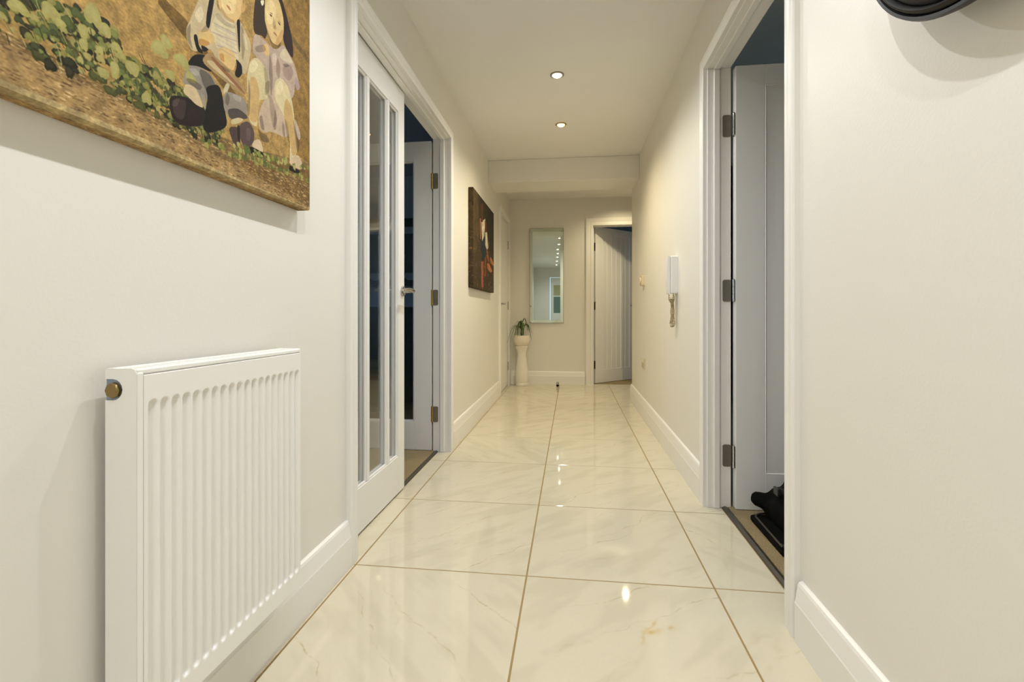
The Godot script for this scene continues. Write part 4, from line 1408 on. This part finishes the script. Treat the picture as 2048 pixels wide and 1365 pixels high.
# ---------------------------------------------------------------- the bag
func sdf_box(p: Vector3, c: Vector3, h: Vector3, r: float) -> float:
	var q := (p - c).abs() - h + Vector3.ONE * r
	return Vector3(maxf(q.x, 0), maxf(q.y, 0), maxf(q.z, 0)).length() + minf(maxf(q.x, maxf(q.y, q.z)), 0.0) - r

func smin(a: float, b: float, k: float) -> float:
	var h := clampf(0.5 + 0.5 * (b - a) / k, 0.0, 1.0)
	return lerpf(b, a, h) - k * h * (1.0 - h)

func nets(st: SurfaceTool, lo: Vector3, hi: Vector3, cell: float, f: Callable) -> void:
	# surface nets of f = 0
	var n := Vector3i(((hi - lo) / cell).ceil()) + Vector3i.ONE
	var val := PackedFloat32Array()
	val.resize(n.x * n.y * n.z)
	for z in n.z:
		for y in n.y:
			for x in n.x:
				val[x + n.x * (y + n.y * z)] = f.call(lo + Vector3(x, y, z) * cell)
	var at := {}
	for z in n.z - 1:
		for y in n.y - 1:
			for x in n.x - 1:
				var sum := Vector3.ZERO
				var cnt := 0
				for e in 12:
					var ax := e / 4
					var o := Vector3i.ZERO
					o[(ax + 1) % 3] = e % 2
					o[(ax + 2) % 3] = (e / 2) % 2
					var o2 := o
					o2[ax] = 1
					var a := val[x + o.x + n.x * (y + o.y + n.y * (z + o.z))]
					var b := val[x + o2.x + n.x * (y + o2.y + n.y * (z + o2.z))]
					if (a < 0.0) != (b < 0.0):
						sum += Vector3(o).lerp(Vector3(o2), a / (a - b))
						cnt += 1
				if cnt:
					at[Vector3i(x, y, z)] = lo + (Vector3(x, y, z) + sum / cnt) * cell
	st.set_smooth_group(0)
	for key in at:
		for ax in 3:
			var o2: Vector3i = key
			o2[ax] += 1
			var a := val[key.x + n.x * (key.y + n.y * key.z)]
			var b := val[o2.x + n.x * (o2.y + n.y * o2.z)]
			if (a < 0.0) == (b < 0.0):
				continue
			var d1 := Vector3i.ZERO
			d1[(ax + 1) % 3] = -1
			var d2 := Vector3i.ZERO
			d2[(ax + 2) % 3] = -1
			if at.has(key + d1) and at.has(key + d2) and at.has(key + d1 + d2):
				var nn := Vector3.ZERO
				nn[ax] = 1.0 if a < 0.0 else -1.0
				quad(st, at[key], at[key + d1], at[key + d1 + d2], at[key + d2], nn)
	st.set_smooth_group(-1)

func build_bag() -> void:
	var o := thing("bag", "black padded bag lying on the carpet inside the right doorway", "bag", Vector3(0.70, 0.006, -1.95))
	var wob := noise(9.0, 3, 2)
	var st := mb()
	nets(st, Vector3(0.0, -0.02, -0.28), Vector3(0.52, 0.26, 0.26), 0.011, func(p: Vector3) -> float:
		var d := sdf_box(p, Vector3(0.29, 0.065, 0.0), Vector3(0.20, 0.070, 0.17), 0.05)
		d = smin(d, sdf_box(p, Vector3(0.275, 0.145, -0.005), Vector3(0.13, 0.075, 0.12), 0.025), 0.02)
		d = smin(d, (p - Vector3(0.135, 0.09, -0.13)).length() - 0.05, 0.03)
		d = smin(d, ((p - Vector3(0.085, 0.088, -0.165)) * Vector3(0.85, 1.25, 0.9)).length() - 0.036, 0.02)
		d = smin(d, ((p - Vector3(0.17, 0.11, -0.06)) * Vector3(1.0, 1.0, 0.8)).length() - 0.065, 0.03)
		return maxf(d + wob.get_noise_3dv(p) * 0.012, -p.y))
	obj("body", st, M.black, o)
	st = mb()                                          # stiff tray along the bottom with a raised rim
	nets(st, Vector3(0.0, -0.02, -0.28), Vector3(0.52, 0.08, 0.26), 0.010, func(p: Vector3) -> float:
		var d := sdf_box(p, Vector3(0.27, 0.012, -0.005), Vector3(0.235, 0.016, 0.165), 0.016)
		return maxf(d, -p.y))
	obj("base_tray", st, M.black, o)
	st = mb()
	var rim: Array = []
	for k in 15:
		var a := PI * 0.5 + PI * k / 14.0
		rim.append(Vector3(0.115 + cos(a) * 0.075, 0.033, (-0.155 if k > 7 else 0.145) + sin(a) * -0.0) if k == 7 else Vector3(0.095 + cos(a) * 0.05, 0.031, sin(a) * 0.05 + (0.105 if k < 7 else -0.11)))
	tube(st, rim, 0.004, 6)
	obj("piping", st, mat(Color("3a352c"), 0.6), o)
	st = mb()                                          # webbing strap with a buckle across the front
	var strap: Array = []
	for k in 13:
		var t := k / 12.0
		strap.append(Vector3(0.10 + 0.05 * sin(t * 3.0), 0.175 - 0.13 * t, -0.04 + 0.14 * t))
	for s in [0.0, 0.006, 0.012]:
		var q: Array = []
		for p in strap:
			q.append(p + Vector3(0, s, s))
		tube(st, q, 0.004, 6)
	obj("strap", st, mat(Color("24221f"), 0.6), o)
	st = mb()
	rounded_slab(st, 0.04, 0.03, 0.008, 0.005, 0.002, along(Vector3(0.098, 0.165, -0.045), Vector3(0, 0, 1), Vector3.UP, Vector3(-1, 0, 0)))
	obj("buckle", st, mat(Color("2b2a28"), 0.35), o)
